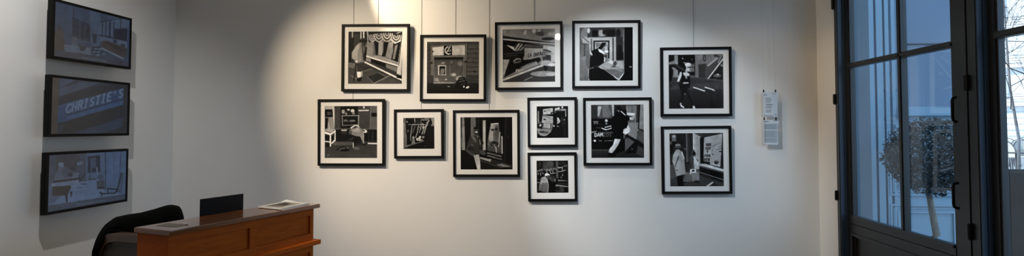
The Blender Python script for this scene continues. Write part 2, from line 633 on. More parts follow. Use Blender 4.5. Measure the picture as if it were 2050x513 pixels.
def pic_man_cane():
    p = blank(60)
    p.R(0, 0, 190, 310, 42)
    p.R(50, 30, 110, 300, 62)
    p.L([(42, 0), (42, 60)], 10, 170).L([(122, 0), (122, 80)], 11, 205).L([(147, 0), (148, 70)], 12, 225).L([(182, 0), (186, 120)], 10, 165)
    p.R(130, 0, 140, 70, 15).R(155, 0, 172, 70, 20)
    p.L([(25, 90), (22, 290)], 9, 12).P([(30, 90), (58, 55), (55, 180), (35, 200)], 25)
    p.P([(175, 110), (240, 100), (250, 235), (172, 230)], 135).P([(190, 0), (503, 0), (472, 330), (240, 232), (235, 100), (190, 90)], 110)
    p.P([(243, 100), (288, 90), (285, 170), (280, 232), (262, 232), (255, 170)], 10)
    p.P([(288, 100), (330, 110), (322, 240), (286, 225)], 150)
    p.P([(332, 110), (380, 105), (350, 245), (316, 245), (335, 180)], 10)
    p.P([(382, 110), (425, 105), (405, 270), (355, 245)], 145)
    p.P([(425, 105), (503, 90), (472, 300), (405, 275), (425, 200)], 12).P([(440, 140), (466, 130), (440, 270), (418, 272)], 130)
    p.P([(195, 0), (503, 0), (495, 95), (440, 125), (400, 85), (360, 115), (320, 80), (275, 120), (235, 85), (205, 115), (190, 60)], 35)
    for cx, cy, rx, ry in ((232, 55, 36, 55), (290, 45, 45, 70), (365, 40, 50, 72), (450, 60, 48, 62)):
        for k, g in ((1.0, 175), (0.78, 60), (0.62, 190), (0.42, 45), (0.28, 150)):
            p.arc(cx, cy - 20, rx * k, ry * k + 8, 5, 175, 11, g)
    p.L([(405, 85), (440, 120), (495, 95)], 9, 215).L([(455, 25), (503, 5)], 8, 160)
    p.P([(215, 262), (352, 312), (358, 352), (222, 300)], 12).P([(358, 318), (470, 350), (460, 395), (360, 350)], 120).P([(172, 255), (216, 268), (218, 300), (170, 285)], 140)
    p.P([(170, 230), (300, 240), (470, 300), (468, 318), (280, 262)], 150)
    p.L([(170, 240), (468, 333)], 17, 228).L([(170, 252), (466, 348)], 4, 25)
    p.P([(0, 330), (165, 300), (505, 470), (513, 513), (0, 513)], 72)
    p.P([(0, 300), (70, 310), (60, 360), (0, 345)], 105)
    p.L([(160, 298), (506, 470)], 15, 232).L([(165, 318), (500, 486)], 6, 30)
    p.P([(186, 440), (290, 402), (355, 438), (250, 497)], 42).L([(150, 388), (222, 366)], 5, 130).P([(155, 335), (215, 352), (145, 380)], 45)
    p.L([(35, 430), (120, 480)], 7, 130).L([(250, 500), (395, 428)], 6, 140).L([(186, 440), (248, 502)], 5, 120).L([(290, 402), (360, 440)], 4, 125)
    p.P([(502, 30), (513, 60), (498, 425), (458, 410)], 205).L([(508, 0), (476, 330)], 6, 20)
    p.P([(455, 425), (513, 432), (513, 462), (455, 448)], 12)
    p.P([(104, 112), (165, 108), (178, 160), (172, 250), (152, 300), (152, 350), (135, 388), (88, 385), (78, 320), (60, 280), (36, 262), (36, 205), (66, 165)], 118)
    p.P([(78, 140), (112, 118), (102, 210), (88, 285), (40, 262), (40, 205)], 158).P([(95, 180), (130, 170), (128, 300), (90, 300)], 132)
    p.L([(132, 130), (152, 285)], 9, 48).P([(150, 145), (180, 155), (172, 262), (156, 292), (150, 220)], 22).L([(160, 150), (150, 210)], 5, 130)
    p.P([(84, 312), (156, 296), (150, 360), (134, 390), (90, 388)], 58)
    p.P([(122, 100), (168, 100), (166, 150), (146, 150)], 55).E(148, 103, 34, 9, 30).P([(120, 72), (176, 64), (181, 98), (120, 98)], 48).L([(120, 92), (182, 92)], 7, 14)
    p.P([(86, 390), (124, 392), (124, 450), (92, 446)], 235).L([(133, 388), (134, 436)], 7, 215).E(108, 467, 22, 16, 10, 10).E(122, 452, 14, 9, 14)
    p.L([(84, 300), (58, 482)], 8, 12).E(83, 293, 10, 11, 225)
    return p.noise(8, 1)


def pic_shutter():
    p = blank(70)
    for k in range(9):
        y = 30 + k * 44
        p.R(0, y + 2, 40, y + 42, 62).R(392, y, 513, y + 42, 76).L([(392, y), (513, y + 4)], 5, 32).L([(0, y + 10), (40, y + 8)], 5, 34)
    p.R(392, 0, 513, 34, 66).R(0, 330, 513, 420, 50, 0.75)
    p.R(0, 405, 513, 513, 34, 1, 14)
    p.P([(38, 36), (396, 14), (396, 40), (42, 55)], 88).L([(40, 38), (396, 16)], 5, 30)
    p.P([(44, 52), (60, 52), (66, 330), (46, 330)], 95).P([(370, 35), (394, 30), (384, 350), (366, 350)], 92).L([(396, 20), (386, 340)], 5, 30)
    p.P([(58, 60), (166, 50), (166, 136), (62, 138)], 178).P([(246, 46), (370, 40), (370, 134), (248, 136)], 172)
    p.R(166, 44, 246, 138, 10)
    p.arc(225, 90, 45, 38, 100, 250, 9, 205).L([(190, 118), (230, 48)], 7, 205).L([(205, 122), (232, 122)], 6, 205).L([(206, 95), (230, 95), (230, 80)], 5, 200)
    p.P([(62, 142), (368, 136), (362, 404), (70, 404)], 100).P([(74, 172), (356, 168), (350, 398), (80, 392)], 66, 1, 84).R(74, 156, 356, 178, 12)
    p.R(112, 232, 190, 328, 170).R(124, 242, 182, 322, 14).P([(135, 318), (138, 268), (172, 265), (176, 300), (160, 318)], 110)
    p.E(160, 212, 20, 11, 120, -20).E(325, 220, 26, 22, 105, 30).E(262, 325, 26, 16, 150).R(222, 235, 234, 350, 95).P([(80, 388), (80, 358), (112, 352), (124, 388)], 130).E(190, 370, 10, 9, 150).E(240, 205, 12, 10, 100)
    p.L([(70, 404), (275, 404)], 9, 140)
    p.R(38, 202, 60, 216, 8).R(366, 192, 388, 208, 8).R(455, 286, 472, 304, 12).E(62, 100, 8, 8, 25)
    p.E(318, 360, 34, 26, 140).P([(275, 440), (285, 400), (320, 348), (360, 345), (390, 390), (404, 440), (350, 470), (300, 474)], 14)
    p.L([(320, 395), (370, 380)], 9, 85).L([(315, 372), (355, 362)], 7, 90).L([(330, 420), (380, 408)], 7, 70)
    p.E(398, 446, 17, 9, 205, -25).E(362, 440, 8, 9, 190).L([(208, 438), (226, 440)], 7, 150)
    return p.noise(8, 2)


def pic_car():
    p = blank(90)
    p.P([(0, 0), (513, 0), (513, 150), (0, 70)], 120, 1, 150)
    p.E(222, 35, 14, 24, 190, 20).E(310, 20, 18, 24, 178).E(358, 20, 14, 26, 182).E(380, 50, 60, 20, 85).R(400, 0, 513, 75, 150, 0.5).E(440, 100, 62, 15, 55).E(480, 55, 40, 18, 165).R(0, 0, 190, 40, 140, 0.35)
    p.P([(0, 62), (513, 142), (513, 160), (0, 98)], 38).P([(0, 105), (513, 165), (513, 330), (0, 480)], 120)
    p.L([(0, 95), (513, 152)], 9, 225).P([(0, 106), (220, 130), (440, 172), (430, 190), (215, 190), (200, 300), (0, 300)], 16)
    p.P([(215, 145), (435, 170), (435, 185), (215, 176)], 95).P([(400, 160), (513, 175), (513, 320), (380, 320), (390, 200)], 175)
    p.P([(218, 182), (400, 190), (395, 262), (205, 300)], 176, 1, 150)
    p.text('LA DHAT', (248, 272), (372, 258), (4, -34), 6, 55)
    p.text('AU', (362, 258), (398, 254), (4, -30), 6, 60)
    p.P([(0, 150), (40, 152), (110, 190), (160, 215), (215, 205), (215, 260), (195, 282), (80, 300), (0, 270)], 28)
    p.P([(40, 152), (108, 170), (165, 212), (120, 208)], 195).P([(108, 172), (150, 135), (195, 132), (215, 165), (215, 205), (160, 215), (125, 200)], 70)
    for a, b, g in (((130, 195), (165, 142), 205), ((150, 205), (190, 150), 185), ((175, 205), (205, 175), 160), ((20, 240), (200, 225), 70), ((30, 260), (150, 250), 60)):
        p.L([a, b], 9, g)
    p.P([(0, 290), (70, 292), (45, 380), (15, 440), (0, 445)], 152).P([(72, 292), (120, 300), (340, 290), (190, 360), (140, 400), (15, 465), (40, 380)], 22)
    p.P([(98, 322), (120, 280), (155, 270), (196, 295), (180, 320), (140, 332)], 42).L([(110, 310), (140, 285), (180, 290)], 8, 180).L([(115, 325), (180, 312)], 6, 150)
    p.P([(180, 320), (330, 278), (362, 275), (372, 300), (345, 330), (330, 310), (205, 345)], 20)
    p.P([(195, 362), (330, 322), (340, 340), (200, 400)], 142).R(132, 386, 160, 414, 205).L([(160, 402), (200, 388)], 10, 190).E(146, 402, 8, 8, 90)
    p.P([(0, 480), (513, 325), (513, 513), (0, 513)], 60)
    p.L([(0, 488), (400, 345)], 18, 195).L([(0, 478), (390, 335)], 4, 30).L([(210, 492), (290, 458)], 10, 120)
    p.P([(390, 205), (420, 195), (468, 215), (470, 260), (385, 262)], 115).P([(385, 265), (465, 262), (470, 310), (430, 330), (390, 320)], 70).E(425, 330, 55, 28, 165).E(480, 345, 45, 16, 195).E(440, 275, 30, 26, 60).P([(395, 350), (440, 360), (425, 410), (405, 400)], 22)
    p.E(400, 430, 130, 26, 138).R(420, 235, 490, 252, 150).E(470, 435, 50, 18, 170).L([(395, 200), (470, 222)], 8, 35)
    return p.noise(8, 3)


def pic_newspaper():
    p = blank(45)
    p.R(0, 0, 140, 513, 110).P([(0, 0), (130, 0), (110, 250), (0, 260)], 95).E(60, 75, 42, 70, 130, 5).P([(28, 88), (100, 105), (95, 158), (35, 150)], 165).L([(30, 92), (100, 150)], 6, 60)
    p.R(20, 165, 105, 290, 105).R(45, 160, 60, 290, 75).P([(0, 290), (110, 260), (110, 513), (0, 513)], 135, 1, 95).E(100, 320, 40, 70, 100)
    p.R(80, 0, 435, 100, 60).R(125, 30, 180, 92, 14).R(185, 30, 250, 92, 120).E(215, 60, 26, 30, 165).R(262, 26, 345, 92, 20).E(240, 50, 18, 24, 25).E(92, 35, 14, 26, 195).R(345, 10, 435, 100, 80)
    p.P([(95, 100), (350, 98), (350, 340), (100, 260)], 170).R(112, 108, 125, 260, 90).R(315, 100, 330, 340, 60).R(330, 100, 352, 330, 165)
    p.R(350, 95, 435, 330, 48).R(415, 30, 428, 320, 110).E(385, 215, 25, 45, 20).R(360, 240, 420, 310, 15).E(372, 60, 24, 40, 30)
    p.R(137, 130, 288, 300, 12).R(150, 142, 275, 260, 165).P([(155, 150), (215, 155), (165, 200)], 110).R(180, 200, 275, 320, 120)
    p.P([(118, 225), (180, 200), (220, 148), (262, 150), (230, 200), (200, 230), (255, 280), (240, 330), (205, 355), (130, 380), (100, 390), (105, 300)], 12)
    p.P([(108, 235), (126, 262), (118, 270)], 215).L([(112, 235), (124, 265)], 8, 215)
    p.P([(210, 215), (255, 165), (272, 175), (276, 250), (262, 285), (240, 275), (205, 235)], 120).P([(238, 195), (262, 178), (272, 215), (245, 222)], 165).P([(180, 205), (210, 218), (250, 250), (235, 258), (190, 235)], 228).E(258, 232, 20, 12, 225).P([(240, 260), (268, 270), (258, 292)], 60).P([(236, 280), (250, 290), (246, 335), (236, 330)], 205)
    p.P([(175, 380), (265, 322), (425, 318), (425, 435), (375, 503), (240, 405)], 150).P([(240, 400), (420, 400), (420, 430), (375, 488), (300, 445)], 105).L([(200, 385), (375, 500), (422, 440)], 8, 228)
    p.L([(262, 330), (420, 380)], 4, 185).L([(230, 360), (410, 420)], 4, 180).E(310, 335, 32, 14, 210, 10).E(340, 345, 18, 20, 70).P([(300, 385), (330, 355), (355, 380)], 85)
    p.P([(88, 400), (180, 378), (240, 405), (330, 470), (370, 513), (95, 513)], 10).P([(85, 400), (95, 395), (92, 480), (102, 505), (90, 500)], 170)
    p.R(430, 0, 513, 513, 6).E(486, 378, 13, 8, 120, 15).P([(424, 438), (440, 430), (440, 513), (378, 513)], 8)
    return p.noise(8, 4)


def pic_crossing():
    p = blank(60, 522)
    p.R(0, 0, 522, 220, 90).R(0, 10, 65, 120, 22).P([(0, 80), (60, 60), (95, 90), (95, 215), (40, 215), (20, 130)], 130).R(62, 10, 98, 210, 140)
    p.R(95, 10, 255, 200, 10).E(140, 42, 8, 4, 190).E(158, 82, 12, 4, 200).E(225, 52, 8, 4, 120).R(205, 85, 250, 170, 60).R(208, 100, 246, 115, 120).R(210, 130, 246, 165, 105).R(256, 10, 285, 215, 115)
    p.R(285, 10, 522, 130, 118).P([(285, 100), (360, 90), (345, 235), (290, 230)], 55).E(342, 42, 14, 32, 14).E(342, 42, 7, 24, 110)
    p.P([(350, 110), (460, 30), (522, 20), (522, 260), (345, 235)], 75).P([(360, 110), (455, 35), (480, 40), (380, 118)], 155).P([(380, 230), (522, 60), (522, 245)], 35).L([(372, 235), (520, 45)], 10, 215).L([(470, 85), (500, 20)], 10, 150)
    p.E(460, 205, 35, 14, 105).E(465, 193, 12, 7, 190).E(505, 110, 14, 12, 130).R(430, 0, 470, 30, 60)
    p.P([(0, 215), (522, 250), (522, 513), (0, 513)], 62, 1, 30).P([(60, 290), (522, 260), (522, 330), (0, 330)], 78, 0.6).L([(230, 215), (522, 255)], 4, 95)
    p.P([(0, 120), (25, 110), (50, 150), (48, 195), (30, 255), (10, 250), (0, 200)], 12)
    p.L([(238, 310), (342, 345)], 11, 215).L([(345, 310), (422, 334)], 10, 225).L([(415, 338), (436, 340)], 9, 170)
    p.P([(95, 270), (208, 265), (205, 310), (180, 330), (240, 478), (222, 480), (165, 345), (128, 440), (118, 470), (108, 460), (125, 370)], 24)
    p.P([(0, 98), (70, 92), (130, 112), (160, 140), (165, 162), (130, 165), (90, 150), (60, 125), (0, 125)], 28).L([(80, 105), (150, 150)], 7, 80)
    p.P([(130, 185), (160, 165), (200, 180), (212, 262), (150, 275), (115, 258)], 12)
    p.P([(95, 225), (112, 170), (130, 165), (128, 200), (105, 255), (85, 258)], 205).P([(140, 175), (175, 165), (205, 190), (195, 205), (150, 200)], 205).P([(160, 200), (180, 205), (178, 230), (165, 228)], 165).L([(145, 270), (190, 268)], 11, 200)
    p.E(190, 130, 24, 34, 195).E(188, 98, 30, 17, 218).P([(205, 105), (222, 115), (215, 165), (198, 170)], 130).E(192, 125, 9, 6, 15).E(210, 125, 9, 6, 15).L([(172, 125), (160, 160)], 7, 60).P([(165, 145), (180, 150), (178, 180), (162, 178)], 185)
    p.P([(108, 460), (122, 452), (132, 480), (152, 490), (145, 502), (118, 490)], 215).L([(118, 462), (145, 485)], 5, 20).P([(228, 488), (240, 478), (248, 490), (256, 512), (232, 505)], 225).E(156, 372, 6, 6, 130)
    p.P([(505, 390), (522, 385), (522, 430), (508, 410)], 10)
    return p.noise(8, 5)


def pic_bending():
    p = blank(50)
    p.R(0, 0, 110, 240, 120).R(10, 0, 80, 38, 150).R(5, 36, 82, 112, 10).R(28, 62, 64, 92, 70).P([(8, 115), (90, 112), (95, 240), (55, 245), (50, 170)], 130).P([(8, 120), (40, 120), (30, 220), (8, 230)], 15)
    p.P([(75, 0), (95, 0), (112, 228), (98, 228)], 198).L([(40, 165), (50, 225), (20, 240)], 9, 170)
    p.R(98, 8, 160, 228, 62).R(155, 8, 325, 220, 14).R(325, 8, 445, 235, 62).R(440, 8, 506, 235, 84).L([(446, 20), (438, 230)], 5, 110)
    p.R(165, 45, 295, 92, 22).E(183, 60, 16, 20, 150).E(210, 80, 10, 15, 120).E(232, 42, 14, 8, 180).E(272, 52, 18, 16, 190).E(280, 75, 14, 12, 120)
    p.L([(165, 100), (335, 98)], 8, 130).L([(172, 102), (176, 195)], 8, 130).L([(330, 98), (328, 195)], 7, 150).L([(176, 193), (328, 186)], 6, 120).L([(188, 155), (300, 150)], 5, 80).E(205, 145, 20, 10, 95).E(270, 148, 28, 8, 120).R(225, 158, 270, 180, 20)
    p.L([(332, 50), (424, 48)], 11, 195).E(380, 20, 8, 12, 200).R(452, 72, 508, 110, 10).L([(110, 226), (500, 228)], 6, 92)
    p.R(110, 232, 506, 358, 13).R(165, 233, 216, 247, 165).R(165, 250, 216, 278, 45).L([(430, 240), (428, 350)], 6, 45).R(455, 250, 470, 350, 42).P([(210, 340), (290, 300), (270, 330)], 60)
    p.R(0, 345, 513, 513, 50, 1, 66).P([(90, 352), (280, 352), (280, 380), (95, 385)], 78).L([(420, 366), (506, 368)], 12, 205)
    p.P([(0, 240), (60, 262), (108, 234), (95, 228), (0, 232)], 150).P([(0, 248), (58, 268), (110, 238), (110, 252), (62, 288), (0, 268)], 218).P([(52, 285), (66, 285), (66, 395), (54, 398)], 214).P([(100, 250), (110, 250), (110, 340), (70, 375), (66, 362), (98, 330)], 196).L([(0, 345), (56, 352)], 10, 205).R(0, 285, 52, 340, 12).R(68, 290, 97, 335, 16).R(0, 360, 52, 400, 22)
    p.P([(240, 245), (262, 228), (330, 205), (370, 240), (384, 290), (378, 330), (386, 370), (374, 372), (345, 300), (300, 295), (262, 280)], 118)
    p.P([(248, 215), (295, 184), (330, 192), (340, 212), (320, 205), (300, 198), (260, 225)], 175).P([(262, 240), (325, 215), (350, 250), (300, 265)], 140).L([(375, 270), (378, 365)], 7, 150).E(250, 262, 16, 18, 70)
    p.P([(300, 295), (345, 300), (360, 345), (345, 365), (310, 380), (285, 405), (270, 400), (285, 340)], 16).L([(278, 360), (280, 405)], 8, 190).E(388, 248, 24, 16, 195, 15).E(378, 245, 14, 8, 60).E(345, 372, 32, 12, 40).E(385, 375, 18, 10, 20)
    p.P([(110, 430), (160, 395), (200, 390), (238, 405), (240, 440), (160, 446)], 34).P([(150, 440), (160, 425), (238, 418), (240, 442)], 10).L([(145, 440), (155, 418), (200, 410)], 6, 110).E(225, 408, 10, 9, 90).E(120, 375, 30, 10, 82).E(310, 415, 30, 12, 90).E(40, 480, 10, 5, 105)
    return p.noise(8, 6)


def pic_ribbons():
    p = blank(12)
    p.P([(20, 10), (42, 10), (48, 240), (62, 300), (60, 440), (90, 470), (10, 490), (10, 80)], 120, 1, 95).L([(42, 20), (50, 240)], 6, 15)
    p.R(10, 20, 22, 80, 20).E(66, 70, 14, 16, 120).L([(60, 28), (190, 26)], 8, 55).L([(190, 20), (192, 76)], 14, 150).P([(190, 60), (205, 130), (165, 250), (155, 250), (180, 130)], 80).E(245, 70, 30, 45, 42).R(285, 10, 330, 120, 45).L([(290, 20), (288, 110)], 6, 140).E(325, 42, 18, 10, 140, 20)
    p.L([(80, 112), (170, 118)], 14, 95).L([(150, 115), (395, 118)], 11, 150).L([(385, 118), (420, 70)], 12, 160)
    p.P([(140, 125), (155, 125), (140, 250), (128, 330), (138, 385), (120, 370), (112, 320)], 118).P([(182, 125), (205, 125), (190, 190), (160, 255), (150, 250)], 75)
    p.P([(240, 130), (255, 130), (240, 240), (210, 330), (195, 325), (225, 240)], 132).P([(365, 130), (385, 130), (345, 270), (330, 270)], 148).L([(300, 100), (265, 245)], 11, 135).L([(320, 100), (335, 180), (305, 270)], 12, 165).L([(260, 150), (300, 195)], 10, 140).L([(280, 130), (345, 190)], 10, 120).E(325, 165, 12, 20, 180).L([(330, 170), (395, 120)], 10, 185)
    p.E(82, 215, 15, 20, 85).P([(80, 200), (60, 240), (75, 250)], 60)
    p.P([(130, 430), (150, 370), (150, 310), (168, 300), (185, 320), (185, 375), (205, 418)], 108).E(168, 325, 16, 24, 135)
    p.E(240, 352, 28, 22, 185).E(272, 320, 18, 24, 175, 30).E(275, 362, 22, 20, 150).E(242, 352, 10, 8, 90).E(325, 318, 18, 18, 135).R(285, 350, 320, 385, 110)
    p.L([(50, 468), (200, 420), (335, 380)], 15, 88).P([(60, 445), (130, 430), (130, 450), (60, 470)], 100)
    p.R(345, 10, 430, 70, 105).R(430, 10, 502, 160, 125).R(300, 55, 415, 92, 20).P([(425, 10), (440, 10), (470, 80), (430, 90)], 15).L([(380, 95), (422, 55)], 12, 175)
    p.P([(345, 260), (385, 160), (425, 110), (420, 70), (440, 55), (465, 75), (470, 120), (502, 150), (502, 500), (360, 500), (345, 400)], 18).E(440, 85, 24, 30, 14).E(465, 130, 22, 12, 110, 20).R(380, 200, 500, 500, 24, 0.5).E(350, 468, 8, 22, 50)
    return p.noise(8, 7)


def pic_bearded():
    p = blank(10, 508)
    p.R(0, 5, 25, 320, 55).P([(22, 5), (42, 5), (50, 320), (20, 320)], 125).R(48, 5, 100, 320, 14).R(104, 5, 155, 200, 98).R(100, 180, 130, 330, 84).R(0, 205, 22, 300, 82).R(152, 5, 195, 230, 24).R(190, 5, 222, 330, 6)
    p.P([(220, 38), (248, 35), (246, 320), (218, 325)], 150).L([(234, 50), (232, 310)], 8, 185, 0.5)
    p.P([(250, 5), (440, 5), (420, 430), (250, 320)], 6)
    p.P([(298, 70), (370, 62), (380, 150), (405, 355), (258, 325), (272, 190)], 120, 1, 75).P([(300, 75), (330, 68), (322, 230), (290, 240), (275, 210)], 145).P([(345, 80), (378, 100), (372, 190), (345, 240), (335, 170)], 78)
    p.E(312, 128, 14, 10, 30).E(348, 122, 16, 10, 24).L([(325, 120), (325, 215)], 8, 50).E(330, 252, 30, 10, 18).L([(300, 250), (325, 240), (358, 250)], 6, 30).P([(285, 250), (330, 285), (375, 240), (370, 270), (330, 290), (290, 270)], 18).L([(298, 72), (370, 66)], 8, 190)
    for x in range(268, 400, 16):
        p.L([(x, 270 + (x % 5) * 3), (x - 4, 330 + (x - 268) * 0.12)], 5, 35)
    p.L([(330, 280), (345, 300), (350, 345)], 8, 165).L([(385, 150), (370, 290)], 8, 150).L([(402, 190), (404, 355)], 9, 190)
    p.R(440, 5, 508, 470, 17).L([(440, 5), (425, 430)], 22, 30).E(462, 192, 8, 14, 45)
    p.P([(258, 335), (400, 362), (402, 422), (258, 380)], 20).L([(262, 348), (395, 382)], 13, 105).L([(262, 374), (330, 392)], 10, 120).L([(320, 392), (402, 412)], 11, 95)
    p.P([(185, 380), (440, 440), (505, 470), (505, 500), (400, 480), (180, 400)], 40).P([(192, 388), (300, 410), (290, 435), (190, 402)], 145).P([(350, 462), (400, 450), (490, 480), (400, 485)], 115).P([(180, 410), (400, 480), (380, 505), (195, 505)], 26).L([(195, 420), (400, 490)], 5, 85)
    p.P([(0, 320), (60, 320), (75, 360), (130, 390), (140, 505), (0, 505)], 14)
    p.P([(125, 180), (185, 178), (205, 220), (205, 300), (186, 365), (130, 365), (95, 330), (100, 250)], 48).P([(100, 190), (125, 185), (150, 240), (100, 280), (72, 312), (58, 310), (80, 240)], 55).P([(108, 185), (128, 180), (160, 225), (150, 260)], 92).L([(172, 190), (192, 250), (188, 300)], 12, 128).P([(172, 195), (182, 195), (195, 300), (185, 320)], 25)
    p.L([(65, 320), (95, 350), (135, 372)], 24, 66).L([(110, 270), (140, 280)], 6, 100).L([(100, 305), (135, 320)], 6, 20).E(155, 275, 30, 60, 56, 0, 0.35)
    p.P([(130, 372), (180, 362), (192, 420), (196, 505), (165, 505), (150, 450)], 150, 1, 185).P([(186, 318), (235, 325), (250, 360), (230, 372), (190, 355)], 70).R(205, 240, 225, 268, 28)
    p.E(155, 140, 24, 38, 60).E(157, 120, 18, 12, 105).E(158, 150, 12, 8, 185).E(154, 112, 24, 14, 12).E(156, 168, 17, 14, 14).P([(135, 165), (176, 170), (172, 190), (150, 190)], 70).R(150, 128, 176, 134, 20)
    return p.noise(8, 8)


def pic_reader():
    p = blank(12, 521)
    p.R(20, 80, 48, 270, 95).L([(36, 90), (32, 260)], 10, 130).R(50, 20, 110, 250, 18)
    p.P([(110, 55), (268, 35), (272, 130), (110, 138)], 168).L([(128, 75), (230, 62)], 6, 70).E(140, 90, 18, 8, 50).R(232, 100, 250, 132, 15).E(262, 110, 10, 16, 60)
    p.P([(300, 40), (378, 25), (380, 62), (300, 72)], 185).E(420, 28, 14, 16, 195).R(300, 68, 480, 82, 120).R(395, 50, 480, 78, 150).R(305, 82, 465, 170, 16).R(465, 60, 482, 170, 140).L([(302, 70), (305, 110)], 8, 150)
    p.P([(102, 150), (282, 168), (268, 270), (90, 262)], 150).L([(112, 168), (225, 186)], 9, 60).P([(112, 205), (135, 200), (160, 215), (170, 225), (115, 222)], 25).L([(190, 205), (270, 215)], 5, 100).L([(120, 240), (265, 250)], 4, 105)
    p.P([(92, 262), (268, 270), (250, 380), (100, 372)], 118).R(120, 275, 165, 345, 138).R(172, 280, 225, 365, 150).R(225, 280, 240, 375, 60).R(90, 265, 112, 330, 50).L([(100, 350), (230, 362)], 9, 40)
    p.P([(12, 350), (90, 365), (245, 375), (225, 420), (160, 468), (110, 475), (30, 440)], 120).L([(20, 372), (80, 450)], 12, 150).E(90, 410, 45, 18, 50).E(160, 420, 36, 14, 70).L([(60, 460), (150, 468), (235, 400)], 7, 160).P([(12, 270), (80, 250), (85, 270), (50, 330), (12, 345)], 22).L([(15, 280), (85, 255)], 8, 130).E(65, 305, 15, 20, 175, 30)
    p.E(280, 318, 14, 16, 205).P([(255, 270), (275, 265), (292, 305), (270, 325), (255, 300)], 110).P([(335, 185), (360, 190), (384, 240), (378, 262), (325, 295), (332, 240)], 178).P([(340, 250), (355, 240), (350, 275)], 20).L([(330, 318), (365, 330)], 8, 180)
    p.R(270, 130, 335, 300, 8).R(400, 170, 480, 350, 28).R(402, 185, 425, 240, 50).E(450, 222, 14, 7, 150).E(445, 272, 18, 16, 50).R(440, 360, 470, 490, 32).R(260, 330, 440, 505, 15)
    return p.noise(8, 9)


def pic_hug():
    p = blank(16)
    p.R(110, 20, 280, 140, 58).E(220, 60, 50, 40, 75).E(150, 110, 40, 30, 70).R(0, 20, 90, 140, 22).E(60, 70, 20, 40, 45).R(340, 15, 505, 300, 20).E(410, 50, 60, 25, 40)
    p.P([(10, 165), (100, 130), (110, 160), (20, 180)], 105).R(120, 130, 235, 165, 82)
    for a, b in (((165, 150), (170, 200)), ((180, 160), (220, 150)), ((215, 150), (230, 210)), ((235, 120), (245, 160)), ((265, 130), (262, 210)), ((230, 212), (300, 200)), ((345, 125), (380, 120)), ((380, 118), (415, 110)), ((412, 105), (416, 180)), ((345, 180), (412, 175)), ((420, 170), (465, 155)), ((35, 190), (30, 225)), ((70, 195), (72, 235)), ((100, 180), (110, 215)), ((415, 215), (414, 245))):
        p.L([a, b], 10, 148)
    p.E(445, 95, 16, 12, 100).E(475, 90, 14, 20, 85).E(392, 270, 9, 14, 120).R(262, 120, 320, 152, 100).L([(350, 115), (395, 120)], 13, 165)
    p.L([(0, 190), (140, 188)], 12, 40).L([(0, 295), (70, 296)], 9, 62).L([(0, 345), (50, 348)], 12, 128)
    p.R(312, 15, 344, 300, 48).L([(318, 15), (322, 300)], 6, 120).L([(340, 15), (340, 290)], 8, 112)
    p.P([(340, 305), (420, 310), (505, 325), (345, 326)], 120).L([(345, 355), (490, 375)], 9, 62).R(344, 328, 505, 350, 10)
    p.P([(300, 376), (345, 380), (505, 405), (505, 420), (302, 405)], 125).R(365, 410, 430, 490, 58).R(305, 405, 365, 490, 25).L([(305, 480), (430, 490)], 12, 60).R(430, 415, 505, 505, 16)
    p.P([(195, 290), (300, 290), (320, 360), (300, 400), (305, 505), (180, 505)], 9)
    p.P([(80, 270), (140, 248), (185, 300), (195, 390), (185, 505), (90, 485), (70, 470), (35, 470), (45, 380)], 118, 1, 90).P([(85, 275), (140, 255), (175, 295), (185, 350), (110, 345), (60, 380)], 150).L([(180, 330), (192, 400), (180, 500)], 7, 160).L([(105, 350), (85, 470)], 6, 60).P([(35, 470), (45, 380), (70, 370), (62, 470)], 100)
    p.P([(135, 240), (140, 215), (170, 198), (210, 220), (215, 238), (160, 250)], 205).P([(145, 245), (200, 235), (225, 240), (240, 300), (180, 290)], 70)
    p.P([(190, 260), (225, 235), (270, 245), (310, 275), (318, 310), (295, 340), (240, 330), (200, 295)], 62).P([(215, 235), (245, 240), (280, 265), (270, 285)], 30).E(303, 308, 11, 16, 190, 15).P([(300, 265), (345, 290), (335, 370), (300, 340)], 18)
    return p.noise(8, 10)


